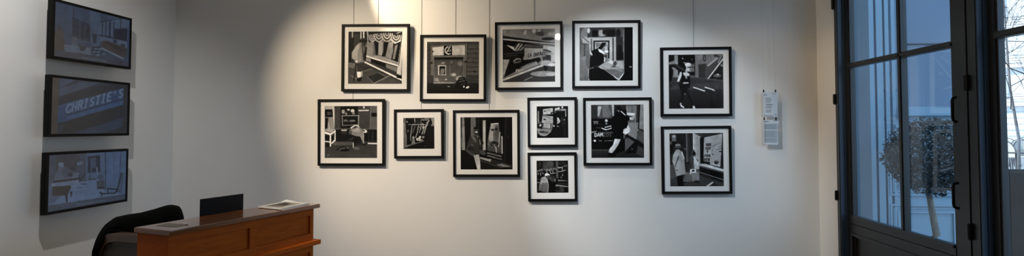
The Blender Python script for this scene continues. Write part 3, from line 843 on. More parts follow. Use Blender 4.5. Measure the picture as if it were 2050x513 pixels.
def pic_black_coat():
    p = blank(30, 518)
    p.R(0, 5, 230, 140, 82).P([(75, 20), (110, 20), (85, 110), (45, 135), (55, 90)], 172).P([(115, 15), (165, 5), (205, 90), (180, 125), (120, 120)], 112).R(0, 5, 70, 140, 52).P([(205, 5), (230, 5), (225, 120), (212, 110)], 170).R(0, 135, 230, 160, 16)
    p.R(0, 150, 230, 430, 9).R(28, 165, 75, 190, 60).L([(28, 165), (75, 165)], 5, 160).L([(40, 170), (40, 188)], 5, 165).L([(55, 172), (70, 185)], 5, 150).E(153, 156, 14, 13, 205).E(153, 184, 8, 8, 165).L([(55, 190), (200, 200)], 4, 45)
    p.P([(135, 215), (200, 202), (202, 210), (140, 224)], 205).P([(105, 222), (155, 238), (205, 222), (200, 232), (150, 246), (110, 234)], 228).P([(5, 262), (65, 252), (50, 262), (5, 272)], 165).L([(50, 222), (100, 225)], 5, 90)
    p.R(70, 262, 215, 275, 70).text('DAM', (38, 306), (122, 303), (0, -32), 7, 205).text('EDI', (122, 304), (212, 304), (0, -28), 5, 105)
    p.E(40, 345, 12, 10, 225).L([(80, 346), (105, 347)], 8, 110).L([(135, 347), (155, 347)], 6, 140).L([(165, 346), (215, 346)], 5, 130)
    p.R(0, 428, 518, 513, 50, 1, 28).R(0, 428, 330, 436, 75)
    p.R(300, 5, 518, 250, 88).R(345, 20, 460, 110, 115).R(305, 10, 345, 60, 45).L([(352, 20), (352, 80)], 6, 150).L([(402, 20), (400, 120)], 7, 75).R(438, 5, 480, 175, 52).L([(440, 20), (432, 170)], 8, 135)
    p.P([(362, 175), (460, 175), (448, 300), (440, 335), (360, 290)], 128).R(455, 175, 462, 250, 170)
    p.P([(478, 5), (518, 5), (518, 250), (460, 235)], 130).L([(475, 5), (460, 235)], 12, 10).L([(458, 235), (518, 252)], 8, 10)
    p.P([(460, 245), (518, 262), (518, 385), (445, 330)], 84).P([(350, 290), (518, 390), (518, 420), (345, 320)], 14).P([(332, 330), (360, 318), (420, 358), (330, 445)], 92).P([(420, 358), (450, 390), (440, 460), (320, 470)], 12).P([(450, 392), (518, 430), (518, 505), (440, 470)], 62).E(398, 424, 10, 7, 80)
    p.P([(230, 105), (262, 58), (280, 20), (305, 50), (345, 60), (352, 100), (380, 120), (375, 155), (358, 160), (362, 200), (320, 280), (290, 330), (235, 325), (215, 200), (195, 140)], 6).R(240, 5, 300, 60, 40).E(275, 45, 28, 26, 20).P([(295, 55), (350, 60), (350, 105), (310, 85)], 12)
    p.L([(295, 68), (335, 105)], 9, 205).L([(262, 58), (280, 72)], 6, 180).P([(290, 330), (330, 300), (330, 440), (240, 470), (205, 470), (230, 440)], 8)
    p.P([(350, 82), (425, 88), (428, 105), (405, 110), (352, 106)], 215).P([(376, 125), (415, 128), (412, 148), (380, 150)], 205).R(400, 105, 425, 140, 150)
    p.P([(360, 195), (382, 235), (378, 262), (335, 290), (312, 275), (318, 240), (345, 235)], 205).L([(325, 290), (322, 325)], 8, 130).E(345, 255, 28, 26, 225)
    p.P([(232, 328), (290, 332), (262, 390), (225, 440), (205, 462), (172, 455), (180, 425), (215, 385)], 195).P([(232, 330), (255, 332), (225, 400), (190, 440), (182, 430), (215, 385)], 225).E(205, 482, 42, 16, 8, 8).P([(170, 458), (215, 462), (240, 440), (245, 475), (170, 485)], 12)
    return p.noise(8, 11)


def pic_couple():
    p = blank(50, 527)
    p.R(0, 5, 180, 400, 45).R(0, 50, 40, 200, 20).R(30, 20, 72, 80, 105).E(50, 35, 16, 14, 150).R(72, 5, 80, 290, 12).R(80, 5, 165, 270, 35).R(100, 90, 140, 240, 24).R(36, 85, 72, 140, 16).R(0, 80, 30, 110, 90).R(165, 5, 180, 290, 100).R(180, 5, 232, 280, 42).L([(190, 10), (188, 270)], 5, 75).E(155, 155, 12, 8, 100)
    p.R(232, 5, 310, 295, 175).R(232, 5, 242, 240, 215).R(262, 20, 308, 290, 155).P([(240, 5), (340, 5), (310, 45), (290, 30)], 60)
    p.P([(300, 50), (513, 5), (513, 340), (300, 300)], 14).P([(340, 48), (515, 12), (490, 328), (332, 290)], 158).P([(340, 50), (420, 35), (410, 230), (332, 220)], 168).R(513, 5, 527, 345, 35)
    p.P([(355, 105), (408, 100), (405, 128), (355, 128)], 75).P([(350, 138), (405, 134), (402, 158), (375, 172), (350, 160)], 95).P([(362, 170), (380, 175), (372, 195), (362, 190)], 70)
    p.P([(342, 205), (400, 208), (398, 232), (340, 230)], 60).P([(338, 238), (392, 242), (388, 272), (336, 266)], 55).P([(334, 272), (394, 278), (390, 306), (334, 292)], 20).L([(338, 236), (395, 240)], 5, 200).L([(355, 210), (352, 265)], 4, 190).L([(375, 210), (370, 268)], 4, 185)
    p.L([(410, 140), (440, 120), (500, 100)], 5, 95).L([(455, 165), (508, 150)], 6, 75).E(490, 182, 12, 6, 30).L([(415, 160), (410, 205), (425, 210)], 6, 90).E(420, 208, 10, 5, 60).L([(440, 100), (480, 92)], 4, 110).L([(470, 140), (500, 130)], 5, 80)
    p.E(453, 283, 21, 16, 12).E(455, 278, 11, 5, 120).L([(420, 300), (490, 320)], 5, 190)
    p.P([(290, 290), (345, 295), (527, 350), (527, 372), (290, 310)], 205).P([(285, 310), (527, 375), (527, 470), (280, 380)], 14).L([(285, 318), (527, 380)], 5, 130).L([(285, 372), (527, 450)], 6, 135).P([(300, 395), (520, 470), (527, 500), (290, 410)], 30)
    p.P([(0, 400), (280, 400), (527, 480), (527, 513), (0, 513)], 62).P([(0, 300), (60, 300), (70, 420), (0, 440)], 82).P([(160, 370), (215, 380), (215, 460), (130, 465)], 100).P([(350, 505), (410, 465), (425, 468), (380, 505)], 190).P([(425, 468), (440, 480), (500, 513), (385, 510)], 45).P([(250, 400), (290, 410), (290, 460), (300, 480), (200, 470)], 55)
    p.P([(70, 160), (115, 155), (145, 235), (150, 320), (158, 390), (65, 412), (55, 345), (45, 300), (30, 270), (38, 210)], 150).P([(40, 205), (85, 165), (100, 220), (60, 300), (52, 325), (32, 275)], 165).P([(85, 225), (92, 210), (98, 230), (60, 320), (52, 320)], 75).P([(108, 165), (125, 170), (146, 235), (150, 260)], 205).L([(112, 175), (120, 385)], 5, 100, 0.5)
    p.P([(60, 345), (90, 352), (85, 365), (60, 360)], 90).E(100, 300, 30, 40, 170, 0, 0.4).E(95, 360, 35, 30, 165, 0, 0.4)
    p.P([(72, 410), (130, 400), (126, 470), (135, 500), (80, 505)], 8).E(110, 495, 32, 12, 8).E(140, 470, 22, 8, 10)
    p.P([(85, 140), (125, 145), (122, 185), (108, 168)], 30).E(92, 137, 42, 8, 70, -4).P([(62, 112), (80, 104), (108, 108), (118, 132), (62, 136)], 128).L([(62, 130), (118, 128)], 7, 60)
    p.P([(200, 240), (215, 215), (255, 215), (285, 265), (290, 345), (285, 460), (215, 465), (220, 340), (200, 300)], 90).P([(235, 225), (262, 225), (282, 262), (290, 340), (258, 345), (232, 290)], 200).P([(200, 240), (225, 220), (238, 250), (232, 320), (215, 330), (200, 295)], 72).P([(250, 225), (280, 262), (275, 275)], 40).P([(215, 375), (285, 370), (288, 455), (218, 462)], 125).P([(235, 255), (245, 300), (290, 310), (285, 345), (240, 345)], 175)
    p.E(240, 190, 24, 28, 75).E(252, 188, 14, 20, 200).P([(240, 175), (262, 180), (258, 205), (240, 215), (222, 210)], 14).P([(250, 178), (262, 185), (255, 192)], 220)
    p.P([(200, 345), (255, 342), (258, 380), (212, 378), (210, 395), (198, 390)], 215).E(230, 360, 16, 9, 25).P([(215, 300), (235, 320), (250, 345), (225, 345)], 85).P([(150, 275), (200, 285), (205, 300), (150, 292)], 30).E(260, 462, 26, 10, 20).P([(285, 295), (300, 290), (300, 300)], 60).R(300, 270, 335, 295, 22)
    return p.noise(8, 12)


def frame_thing(corners, pr, picfn, label, wire_px=None, tilt=1.1):
    """corners TL TR BL BR of the frame in the photograph, pr = print box"""
    yf = YB - 0.042
    TL, TR, BL, BR = [on_y(x, y, yf) for x, y in corners]
    w = ((TR - TL).length + (BR - BL).length) / 2
    h = ((BL - TL).length + (BR - TR).length) / 2
    c = (TL + TR + BL + BR) / 4
    roll = math.atan2(TR.z - TL.z, TR.x - TL.x) * 0.5 + math.atan2(BR.z - BL.z, BR.x - BL.x) * 0.5
    root = thing('picture_frame', label, 'framed photograph', (0, 0, 0), group='framed black and white photographs on the back wall')
    dpt = 0.03
    M = Matrix.Translation((c.x, YB - 0.006 - 0.5 * h * math.sin(R(tilt)), c.z)) @ Matrix.Rotation(-roll, 4, 'Y') @ Matrix.Rotation(R(tilt), 4, 'X')
    root.matrix_world = M
    Mi = M.inverted()
    fw = 0.0225
    # local frame: x right, z up, -y to the room, origin in the middle of the back
    f = MB().ring(-w / 2, w / 2, -h / 2, h / 2, fw, -dpt, 0)
    o = f.build('frame', BLACKF, root)
    bv = o.modifiers.new('bevel', 'BEVEL')
    bv.width = 0.0015
    bv.segments = 2
    bv.limit_method = 'ANGLE'
    MB().box(-w / 2 + fw, w / 2 - fw, -0.008, -0.003, -h / 2 + fw, h / 2 - fw).build('backing_board', BOARD, root)
    # print window
    d = dpt - 0.012
    pts = [on_y(pr[0], pr[1], yf + 0.012), on_y(pr[2], pr[3], yf + 0.012)]
    a, b = Mi @ pts[0], Mi @ pts[1]
    px0, px1, pz0, pz1 = a.x, b.x, b.z, a.z
    iw, ih = w / 2 - fw, h / 2 - fw
    mb = MB()
    for q in ([(-iw, -ih), (iw, -ih), (px1, pz0), (px0, pz0)], [(iw, -ih), (iw, ih), (px1, pz1), (px1, pz0)], [(iw, ih), (-iw, ih), (px0, pz1), (px1, pz1)], [(-iw, ih), (-iw, -ih), (px0, pz0), (px0, pz1)]):
        mb.prism([(x, -d, z) for x, z in q], (0, 0.003, 0))
    tag(mb.build('mat_board', MATB, root), 'white mat board')
    ex = 0.004
    pic = picfn()
    picture_mesh('photo_print', pic.get(PRINT_GAIN, contrast=0.2), (px0 - ex, -d + 0.0035, pz1 + ex), (px1 - px0 + 2 * ex, 0, 0), (0, 0, pz0 - pz1 - 2 * ex), PRINT, root)
    MB().box(-iw, iw, -d - 0.005, -d - 0.003, -ih, ih).build('glazing', PICGLASS, root)
    if wire_px:
        top = M @ Vector((0, -0.010, h / 2 - 0.004))
        wx = on_y(wire_px, 60, YB).x
        p0 = Vector((wx, top.y, (M @ Vector((0, -0.01, h / 2 - 0.006))).z))
        p0 = Vector((wx, (M @ Vector((0, 0.0016, h / 2 - 0.02))).y, p0.z - 0.014))
        pts = [Mi @ p for p in (p0, Vector((wx, YB - 0.0028, p0.z + 0.05)), Vector((wx, YB - 0.0028, ZC - 0.002)))]
        MB().tube(pts, 0.0013, 6).build('hanging_wire', WIRE, root)
    FRAMES.append(root)


PRINT_GAIN = 1.12
FR = [
    (((682.2, 48.2), (818.7, 48.2), (684.4, 183.4), (820.2, 182.8)), (698, 63.5, 804.2, 168), pic_man_cane, 'framed photo of a man in a hat with a cane by a draped window', 757),
    (((840.3, 69.6), (972.7, 69.1), (840.8, 203.3), (973.3, 203)), (855.2, 84, 958.7, 187.5), pic_shutter, 'framed photo of a figure crouching below a shop window with a black sign', 912),
    (((990.3, 44.6), (1125.9, 42.3), (991.4, 180.3), (1127.1, 179.2)), (1006.3, 59.5, 1111.3, 163.7), pic_car, 'framed photo of hands holding a lettered card, lamp glint on its glass', 1069),
    (((1145, 41.4), (1282.4, 40.3), (1146.1, 177.4), (1283, 176.5)), (1160.2, 55.5, 1267.2, 161.3), pic_newspaper, 'framed photo of a hooded figure bent over an open newspaper', None),
    (((1321.4, 95), (1465, 93.5), (1324, 233.6), (1465.9, 232.4)), (1338.1, 109.9, 1449.2, 217.2), pic_crossing, 'framed photo of a woman in dark clothes striding over a street, escalator behind', 1388),
    (((635.3, 198.5), (769.8, 198.5), (635.8, 332.7), (769.5, 332.1)), (650.5, 212.8, 754.6, 316.9), pic_bending, 'framed photo of a person bending down beside a white table', 708),
    (((788.2, 218.9), (887.7, 218.6), (788.6, 317.9), (887.7, 317)), (807.5, 236.4, 869.5, 298.2), pic_ribbons, 'small framed photo of hanging ribbons in a window with a dark figure at right', 844),
    (((906.4, 220.5), (1040.4, 220.2), (907, 355), (1040.6, 354.4)), (921.9, 235.1, 1026, 339.8), pic_bearded, 'framed photo of a bearded man beside a poster of a large face', 979.5),
    (((1055.6, 195.1), (1155.5, 194.7), (1056.4, 295.5), (1155.5, 294.2)), (1074.4, 213.2, 1137.9, 276.2), pic_reader, 'small framed photo of a reader behind an open newspaper', None),
    (((1056.4, 305.8), (1155, 305.4), (1056.9, 404.4), (1155.5, 403.6)), (1074, 322, 1138.3, 386.4), pic_hug, 'small framed photo of a pale coated person hugging another by a scrawled window', None),
    (((1167.6, 195.8), (1305.3, 195), (1168.2, 331.8), (1305.9, 331.2)), (1183.1, 210.2, 1289.8, 316.3), pic_black_coat, 'framed photo of a figure in a black coat and white trousers walking away', None),
    (((1324.1, 253), (1465, 252.1), (1325.3, 389.5), (1465.9, 388.4)), (1339.9, 267.3, 1449.8, 373.4), pic_couple, 'framed photo of a hatted man in pale coat and a woman by a window', None),
]
for a in FR:
    frame_thing(*a)

# ------------------------------------------------------------------ wall televisions


def scr_room():
    p = Pic(176, 100, 0, 0, (58, 72, 95), [(137, 5), (642, 140), (620, 468), (112, 392)])
    p.P([(137, 5), (642, 140), (640, 300), (112, 300)], (62, 77, 101))
    p.P([(120, 212), (185, 215), (198, 350), (116, 350)], (74, 70, 68)).E(160, 200, 18, 18, (66, 66, 72))
    p.P([(250, 128), (372, 180), (365, 292), (246, 262)], (46, 57, 74)).L([(250, 122), (372, 178)], 6, (32, 40, 54)).L([(262, 60), (248, 262)], 5, (32, 40, 54)).L([(300, 145), (296, 290)], 5, (70, 84, 104)).L([(335, 160), (330, 290)], 5, (70, 84, 104)).L([(250, 195), (368, 225)], 4, (68, 82, 102)).R(300, 200, 360, 270, (38, 46, 60), 0.7)
    for k in range(14):
        x = 255 + (k * 37) % 105
        p.L([(x, 150 + (k * 53) % 110), (x + 24, 160 + (k * 31) % 100)], 3, (34, 42, 55))
    p.P([(372, 60), (440, 80), (430, 320), (366, 330)], (74, 90, 114)).P([(380, 235), (412, 240), (405, 300), (385, 300)], (40, 50, 66))
    p.P([(438, 150), (640, 110), (615, 285), (430, 245)], (78, 94, 118)).L([(436, 152), (580, 128)], 5, (30, 38, 50)).L([(430, 245), (615, 285)], 8, (34, 42, 56))
    for x in (452, 476, 502, 530):
        p.L([(x + 3, 150), (x - 4, 252)], 6 if x != 502 else 10, (34, 43, 58))
    p.P([(532, 200), (622, 198), (615, 280), (528, 262)], (36, 43, 56)).L([(578, 130), (572, 250)], 4, (50, 45, 52))
    p.P([(430, 250), (615, 290), (612, 350), (440, 300)], (84, 100, 124)).P([(520, 275), (545, 280), (545, 305), (522, 300)], (50, 60, 78)).P([(570, 305), (602, 312), (600, 330), (572, 325)], (52, 58, 70))
    p.P([(440, 285), (490, 285), (615, 340), (602, 395), (585, 402), (445, 330)], (66, 62, 64)).P([(440, 330), (590, 405), (580, 415), (440, 340)], (108, 118, 132)).P([(450, 292), (486, 292), (590, 345), (580, 360)], (56, 52, 54))
    p.P([(188, 308), (372, 336), (366, 385), (190, 358)], (90, 104, 124)).P([(245, 255), (278, 258), (275, 320), (240, 315)], (80, 88, 102)).L([(250, 290), (275, 292)], 4, (56, 66, 82)).P([(282, 315), (342, 312), (328, 356), (298, 358)], (54, 60, 70)).E(312, 316, 28, 6, (68, 74, 84))
    for x, y in ((388, 330), (405, 352), (420, 330), (400, 372), (440, 365), (380, 350)):
        p.E(x, y, 14, 7, (40, 50, 66)).E(x + 12, y + 12, 14, 6, (92, 106, 128))
    p.P([(112, 360), (300, 372), (380, 392), (470, 398), (620, 430), (620, 468), (112, 392)], (62, 68, 82)).L([(305, 402), (470, 426)], 8, (86, 98, 118))
    return p.noise(8, 21)


def scr_sign():
    p = Pic(176, 100, 0, 0, (42, 48, 58), [(107, 58), (622, 110), (612, 448), (100, 452)])
    p.P([(157, 60), (590, 105), (590, 160), (152, 290)], (44, 54, 72)).P([(157, 62), (270, 75), (157, 135)], (62, 80, 106)).P([(157, 135), (300, 92), (430, 96), (152, 195)], (64, 78, 100)).P([(153, 195), (440, 108), (590, 112), (590, 140), (153, 262)], (42, 48, 60))
    p.P([(150, 255), (590, 132), (587, 250), (145, 378)], (50, 74, 110)).P([(150, 255), (340, 200), (345, 210), (160, 270)], (60, 84, 120))
    p.text("CHRISTIE'S", (200, 308), (590, 192), (10, -58), 12, (98, 120, 150))
    p.L([(205, 322), (582, 212)], 6, (34, 44, 62)).P([(210, 330), (587, 220), (587, 246), (205, 352)], (58, 86, 126))
    p.P([(145, 380), (587, 252), (584, 345), (250, 440), (142, 452)], (38, 43, 52)).P([(250, 445), (582, 340), (578, 405), (440, 448)], (48, 62, 86)).P([(142, 395), (200, 380), (160, 452), (142, 452)], (48, 58, 74))
    p.P([(107, 58), (158, 62), (142, 452), (100, 452)], (72, 68, 66)).P([(590, 106), (622, 110), (612, 448), (580, 448)], (44, 47, 54))
    return p.noise(7, 22)


def scr_salon():
    p = Pic(176, 100, 0, 0, (74, 92, 120), [(130, 78), (628, 47), (610, 372), (108, 460)])
    p.P([(130, 78), (370, 63), (360, 250), (125, 290)], (66, 76, 94)).P([(180, 80), (330, 70), (320, 150), (170, 200)], (62, 66, 78)).R(190, 128, 222, 158, (104, 120, 144)).P([(310, 125), (345, 120), (342, 140), (305, 150)], (96, 112, 138))
    p.P([(160, 230), (190, 160), (240, 155), (248, 200), (320, 195), (320, 235), (150, 262)], (84, 98, 120)).E(235, 195, 26, 38, (70, 80, 98)).E(280, 170, 14, 10, (44, 52, 66)).P([(148, 250), (320, 228), (318, 242), (148, 264)], (42, 44, 50)).E(262, 210, 16, 14, (52, 58, 70))
    p.P([(370, 70), (490, 56), (482, 250), (360, 215)], (78, 98, 130)).P([(376, 85), (458, 78), (454, 190), (374, 196)], (40, 50, 66)).P([(395, 100), (430, 95), (428, 190), (392, 190)], (66, 82, 108)).E(425, 175, 26, 14, (40, 48, 62))
    p.P([(490, 56), (628, 47), (612, 340), (484, 325)], (80, 102, 138)).L([(492, 58), (486, 300)], 5, (44, 56, 76)).L([(545, 60), (542, 260)], 4, (68, 88, 118)).L([(592, 55), (580, 200)], 9, (62, 80, 108))
    p.P([(110, 410), (150, 395), (290, 260), (440, 240), (484, 325), (612, 335), (610, 345), (108, 425)], (92, 114, 148))
    p.P([(145, 285), (275, 272), (240, 345), (142, 352)], (54, 54, 56)).P([(140, 268), (320, 240), (330, 250), (270, 300), (262, 280), (140, 288)], (98, 116, 144)).P([(225, 345), (240, 340), (240, 395), (230, 392)], (30, 34, 42)).P([(258, 322), (274, 318), (266, 358), (262, 355)], (30, 34, 42)).L([(320, 210), (320, 255), (355, 205)], 6, (34, 40, 50)).P([(280, 300), (340, 288), (330, 296)], (52, 60, 76)).E(345, 270, 24, 5, (60, 74, 98))
    p.L([(375, 238), (425, 238)], 5, (40, 46, 58)).L([(385, 235), (388, 205)], 5, (44, 52, 66)).P([(428, 250), (480, 245), (478, 300), (430, 304)], (64, 72, 88)).E(455, 296, 26, 8, (42, 46, 56)).L([(432, 160), (440, 240)], 7, (104, 126, 160)).E(455, 225, 20, 22, (66, 82, 108))
    p.L([(590, 195), (560, 310), (545, 330), (460, 335), (448, 325)], 9, (26, 32, 42)).L([(495, 300), (560, 305)], 8, (26, 32, 42)).L([(500, 296), (500, 330)], 6, (30, 36, 46)).L([(455, 328), (460, 352)], 6, (26, 32, 42)).P([(590, 200), (610, 190), (585, 330), (560, 325)], (66, 82, 108))
    p.P([(108, 415), (612, 335), (610, 372), (108, 460)], (62, 74, 94)).L([(295, 408), (480, 378)], 6, (88, 102, 124))
    return p.noise(7, 23)


def television(cs, fn, label):
    xf = XL + 0.125
    TL, TR, BR, BL = [on_x(x, y, xf) for x, y in cs]
    y0, y1 = (TL.y + BL.y) / 2, (TR.y + BR.y) / 2
    z1, z0 = (TL.z + TR.z) / 2, (BL.z + BR.z) / 2
    w, h = y1 - y0, z1 - z0
    root = thing('television', label, 'television', (XL, (y0 + y1) / 2, (z0 + z1) / 2), group='wall televisions above the desk')
    D = xf - XL
    b = MB()
    b.box(D - 0.04, D - 0.006, -w / 2, w / 2, -h / 2, h / 2, 0.004)
    b.build('casing', TVBLACK, root)
    b = MB().box(D - 0.065, D - 0.038, -w / 2 + 0.08, w / 2 - 0.08, -h / 2 + 0.05, h / 2 - 0.06, 0.008)
    b.build('rear_housing', TVBLACK, root)
    bz = MB()
    bw, bt = 0.019, 0.02
    bz.box(D - 0.006, D, -w / 2, w / 2, h / 2 - bw, h / 2)
    bz.box(D - 0.006, D, -w / 2, w / 2, -h / 2, -h / 2 + bt)
    bz.box(D - 0.006, D, -w / 2, -w / 2 + bw, -h / 2 + bt, h / 2 - bw)
    bz.box(D - 0.006, D, w / 2 - bw, w / 2, -h / 2 + bt, h / 2 - bw)
    bz.build('bezel', TVBLACK, root)
    picture_mesh('screen', fn().get(SCREEN_GAIN), (D - 0.003, -w / 2 + bw, h / 2 - bw), (0, w - 2 * bw, 0), (0, 0, -(h - bw - bt)), SCREEN, root)
    m = MB()
    m.box(-0.002, 0.012, -0.14, 0.14, -0.11, 0.11)
    m.box(0.012, D - 0.06, -0.13, -0.10, -0.05, 0.05)
    m.box(0.012, D - 0.06, 0.10, 0.13, -0.05, 0.05)
    m.box(0.04, D - 0.06, -w / 2 + 0.07, w / 2 - 0.1, -0.012, 0.012)
    m.build('wall_bracket', METALDK, root)


SCREEN_GAIN = 0.42
television([(107.5, -1), (266, 35.3), (260.3, 138.6), (102.3, 117.5)], scr_room, 'topmost of three wall televisions, showing a bluish loft room with a brown sofa')
television([(100.6, 149.3), (261.5, 166.2), (257.8, 271.7), (97, 274.5)], scr_sign, 'middle wall television, showing a slanting white lettered sign on dark blue')
television([(96.8, 306.2), (258.6, 297.3), (253.8, 403.2), (88, 433)], scr_salon, 'lowest wall television, showing a pale blue salon with chairs')

# ------------------------------------------------------------------ reception desk
ZT = 1.0
A = on_z(340, 463, ZT)
B = on_z(641, 408.5, ZT)
Cc = on_z(266, 456, ZT)
u = (B - A)
LD = u.length
u.normalize()
v = Vector((-u.y, u.x, 0))
DL = (Cc - A).dot(v)
ang = math.atan2(u.y, u.x)
desk = thing('reception_desk', 'panelled brown wooden reception desk with a raised polished ledge', 'desk', (A.x, A.y, 0), (0, 0, ang))
DM = Matrix.Translation((A.x, A.y, 0)) @ Matrix.Rotation(ang, 4, 'Z')
DMi = DM.inverted()
WD = DL + 0.19                                   # depth of the work surface
MB().box(0, LD, 0, DL, ZT - 0.027, ZT, 0.004).build('ledge', DESKT, desk)
RX = LD - 0.038                                  # right end of the carcass
LX = 0.012
body = MB()
FY = 0.026                                       # front plane


def panelled(mb, z0, z1, stiles, rails, rec=0.014):
    """front with stiles and rails standing proud of recessed panels"""
    mb.box(LX, RX, FY + rec, FY + rec + 0.015, z0, z1)
    for a, b in stiles:
        mb.box(a, b, FY, FY + rec, z0, z1)
    for a, b in rails:
        for (s0, s1), (t0, t1) in zip(stiles[:-1], stiles[1:]):
            mb.box(s1, t0, FY, FY + rec, a, b)


def deskx(px, py, y=FY):
    """distance along the desk of a point of its front plane seen at px, py"""
    o = DMi @ EYE
    d = DMi.to_3x3() @ ray(px, py)
    t = (y - o.y) / d.y
    q = o + d * t
    return q.x, q.z


sx = [deskx(358, 490)[0], deskx(500, 470)[0], deskx(515.5, 466)[0], deskx(621, 450)[0]]
zmol = (deskx(631, 480)[1], deskx(631, 489)[1])
z_pt1 = deskx(621, 432)[1]
z_pb1 = deskx(621, 468)[1]
pf = MB()
panelled(pf, zmol[0], ZT - 0.027, [(LX, sx[0]), (sx[1], sx[2]), (sx[3], RX)], [(z_pt1, ZT - 0.027), (zmol[0], z_pb1)])
pf.build('upper_front', DESKW, desk)
lx = [deskx(563, 508)[0], deskx(570, 508)[0]]
lz = zmol[1] - (z_pb1 - zmol[0]) * 0.9
pf = MB()
panelled(pf, 0.02, zmol[1], [(LX, LX + 0.06), (lx[0] - 0.02, lx[1]), (sx[3], RX)], [(lz, zmol[1]), (0.02, 0.12)])
pf.build('lower_front', DESKW, desk)
MB().box(LX - 0.03, LD + 0.006, -0.006, FY + 0.03, zmol[1], zmol[0], 0.004).build('belt_moulding', DESKW, desk)
for x0, x1 in ((LX, LX + 0.02), (RX - 0.02, RX)):
    side = MB()
    side.box(x0, x1, FY + 0.029, DL - 0.012, zmol[0], ZT - 0.027)
    side.box(x0, x1, FY + 0.029, WD - 0.02, 0.02, zmol[1])
    side.build('end_panel', DESKW, desk)
MB().box(LX, RX, FY + 0.03, WD, zmol[1], zmol[0]).build('work_surface', DESKT, desk)
MB().box(LX + 0.02, RX - 0.02, DL - 0.03, DL - 0.012, zmol[0], ZT - 0.027).build('ledge_back', DESKW, desk)
MB().box(LX + 0.25, RX - 0.1, DL + 0.003, WD - 0.005, ZT - 0.15, ZT - 0.135).box(LX + 0.25, LX + 0.27, DL + 0.003, WD - 0.005, zmol[0], ZT - 0.15).box(RX - 0.12, RX - 0.1, DL + 0.003, WD - 0.005, zmol[0], ZT - 0.15).build('inner_shelf', DESKW, desk)

# laptop behind the ledge, lid up
xa, za = deskx(400.5, 400, DL + 0.02)
xb, zb = deskx(487, 387.2, DL + 0.02)
ztop = (za + zb) / 2
lw = xb - xa
lap = thing('laptop', 'dark grey open laptop seen from behind its lid on the desk', 'laptop')
lap.matrix_world = DM @ Matrix.Translation(((xa + xb) / 2, DL + 0.02, ZT - 0.135))
hz = ztop - (ZT - 0.135)
o = MB().box(-lw / 2, lw / 2, -0.003, 0.003, 0.016, hz, 0.0025).build('lid', LAPTOP, lap)
MB().box(-lw / 2 + 0.008, lw / 2 - 0.008, 0.0031, 0.0036, 0.03, hz - 0.01).build('display', mat('laptop_display', (0.01, 0.01, 0.012, 1), 0.2), lap)
MB().box(-lw / 2, lw / 2, 0.0, 0.165, 0.0, 0.014, 0.003).build('keyboard_base', LAPTOP, lap)
MB().tube([(-lw / 2 + 0.04, 0, 0.015), (lw / 2 - 0.04, 0, 0.015)], 0.006, 8).build('hinge', LAPTOP, lap)

# magazine stack on the ledge
def sheet_stack(name, quad, z0, n, th, label, cat, picfn=None, m=PAPER, jitter=0.004, top_gain=1.0):
    pts = [on_z(x, y, z0 + n * th) for x, y in quad]
    cen = sum(pts, Vector()) / 4
    root = thing(name, label, cat, (cen.x, cen.y, z0))
    for k in range(n):
        mb = MB()
        dx, dy = random.uniform(-jitter, jitter), random.uniform(-jitter, jitter)
        sc = 1 - 0.01 * random.random()
        mb.prism([((p.x - cen.x) * sc + dx, (p.y - cen.y) * sc + dy, k * th + 0.0002) for p in pts], (0, 0, th - 0.0004))
        mb.build('magazine' if n > 1 else 'sheet', m, root)
    return root, pts, cen


def mag_page():
    p = Pic(64, 48, 100, 100, (205, 200, 190))
    p.R(10, 14, 86, 82, (150, 142, 132)).P([(14, 20), (80, 18), (70, 60), (30, 70)], (98, 92, 84)).P([(40, 30), (70, 28), (66, 60), (44, 62)], (60, 56, 52)).L([(12, 88), (60, 90)], 3, (120, 115, 110)).R(84, 30, 96, 70, (225, 220, 210))
    return p


for i, (quad, z0, lab) in enumerate([
    ([(517, 413.5), (564, 418), (619.5, 406.5), (573, 402.8)], ZT, None),
]):
    pts = [on_z(x, y, ZT + 0.012) for x, y in quad]
    cen = sum(pts, Vector()) / 4
    for k in range(3):
        root = thing('magazine', ['white edged magazine at the bottom of the small stack on the desk ledge', 'white edged magazine in the middle of the small stack on the desk ledge', 'open topped white magazine with a dark picture lying uppermost on the desk ledge'][k].replace('open topped white', 'white'), 'magazine', (cen.x, cen.y, ZT + 0.004 * k), group='magazines on the desk ledge')
        dx, dy = ((0.003, 0.004), (-0.004, -0.002), (0, 0))[k]
        MB().prism([((p.x - cen.x) + dx, (p.y - cen.y) + dy, 0.0002) for p in pts], (0, 0, 0.0035)).build('pages', PAPER, root)
        if k == 2:
            l = [p - cen for p in pts]
            O = Vector((l[0].x, l[0].y, 0.0042))
            picture_mesh('cover', mag_page().get(), O, Vector((l[3].x - l[0].x, l[3].y - l[0].y, 0)), Vector((l[1].x - l[0].x, l[1].y - l[0].y, 0)), PRINT, root)
            # curled corner leaf
            c0 = l[3]
            mb = MB()
            q = [c0.lerp(l[2], 0.0), c0.lerp(l[2], 0.45), c0.lerp(l[0], 0.22)]
            mb.prism([(q[0].x, q[0].y, 0.014), (q[1].x, q[1].y, 0.005), (q[2].x, q[2].y, 0.005)], (0, 0, 0.0006))
            mb.build('curled_page', PAPER, root)

# pale leaflet at the near end of the ledge
pts = [on_z(x, y, ZT + 0.002) for x, y in ((313, 452), (352, 454.5), (377, 450), (335, 446.5))]
cen = sum(pts, Vector()) / 4
lf = thing('leaflet', 'grey printed leaflet lying at the near end of the desk ledge', 'leaflet', (cen.x, cen.y, ZT))
MB().prism([(p.x - cen.x, p.y - cen.y, 0.0003) for p in pts], (0, 0, 0.0012)).build('paper_sheet', mat('grey_paper', (0.16, 0.13, 0.10, 1), 0.5, noise_amt=0.3, noise_scale=40), lf)
q0, q1 = pts[2] - cen, pts[3] - cen
MB().tube([(q1.x * 0.2 + q0.x * 0.8, q1.y * 0.2 + q0.y * 0.8, 0.003), (q0.x, q0.y, 0.006)], 0.004, 6).build('folded_edge', PAPER, lf)

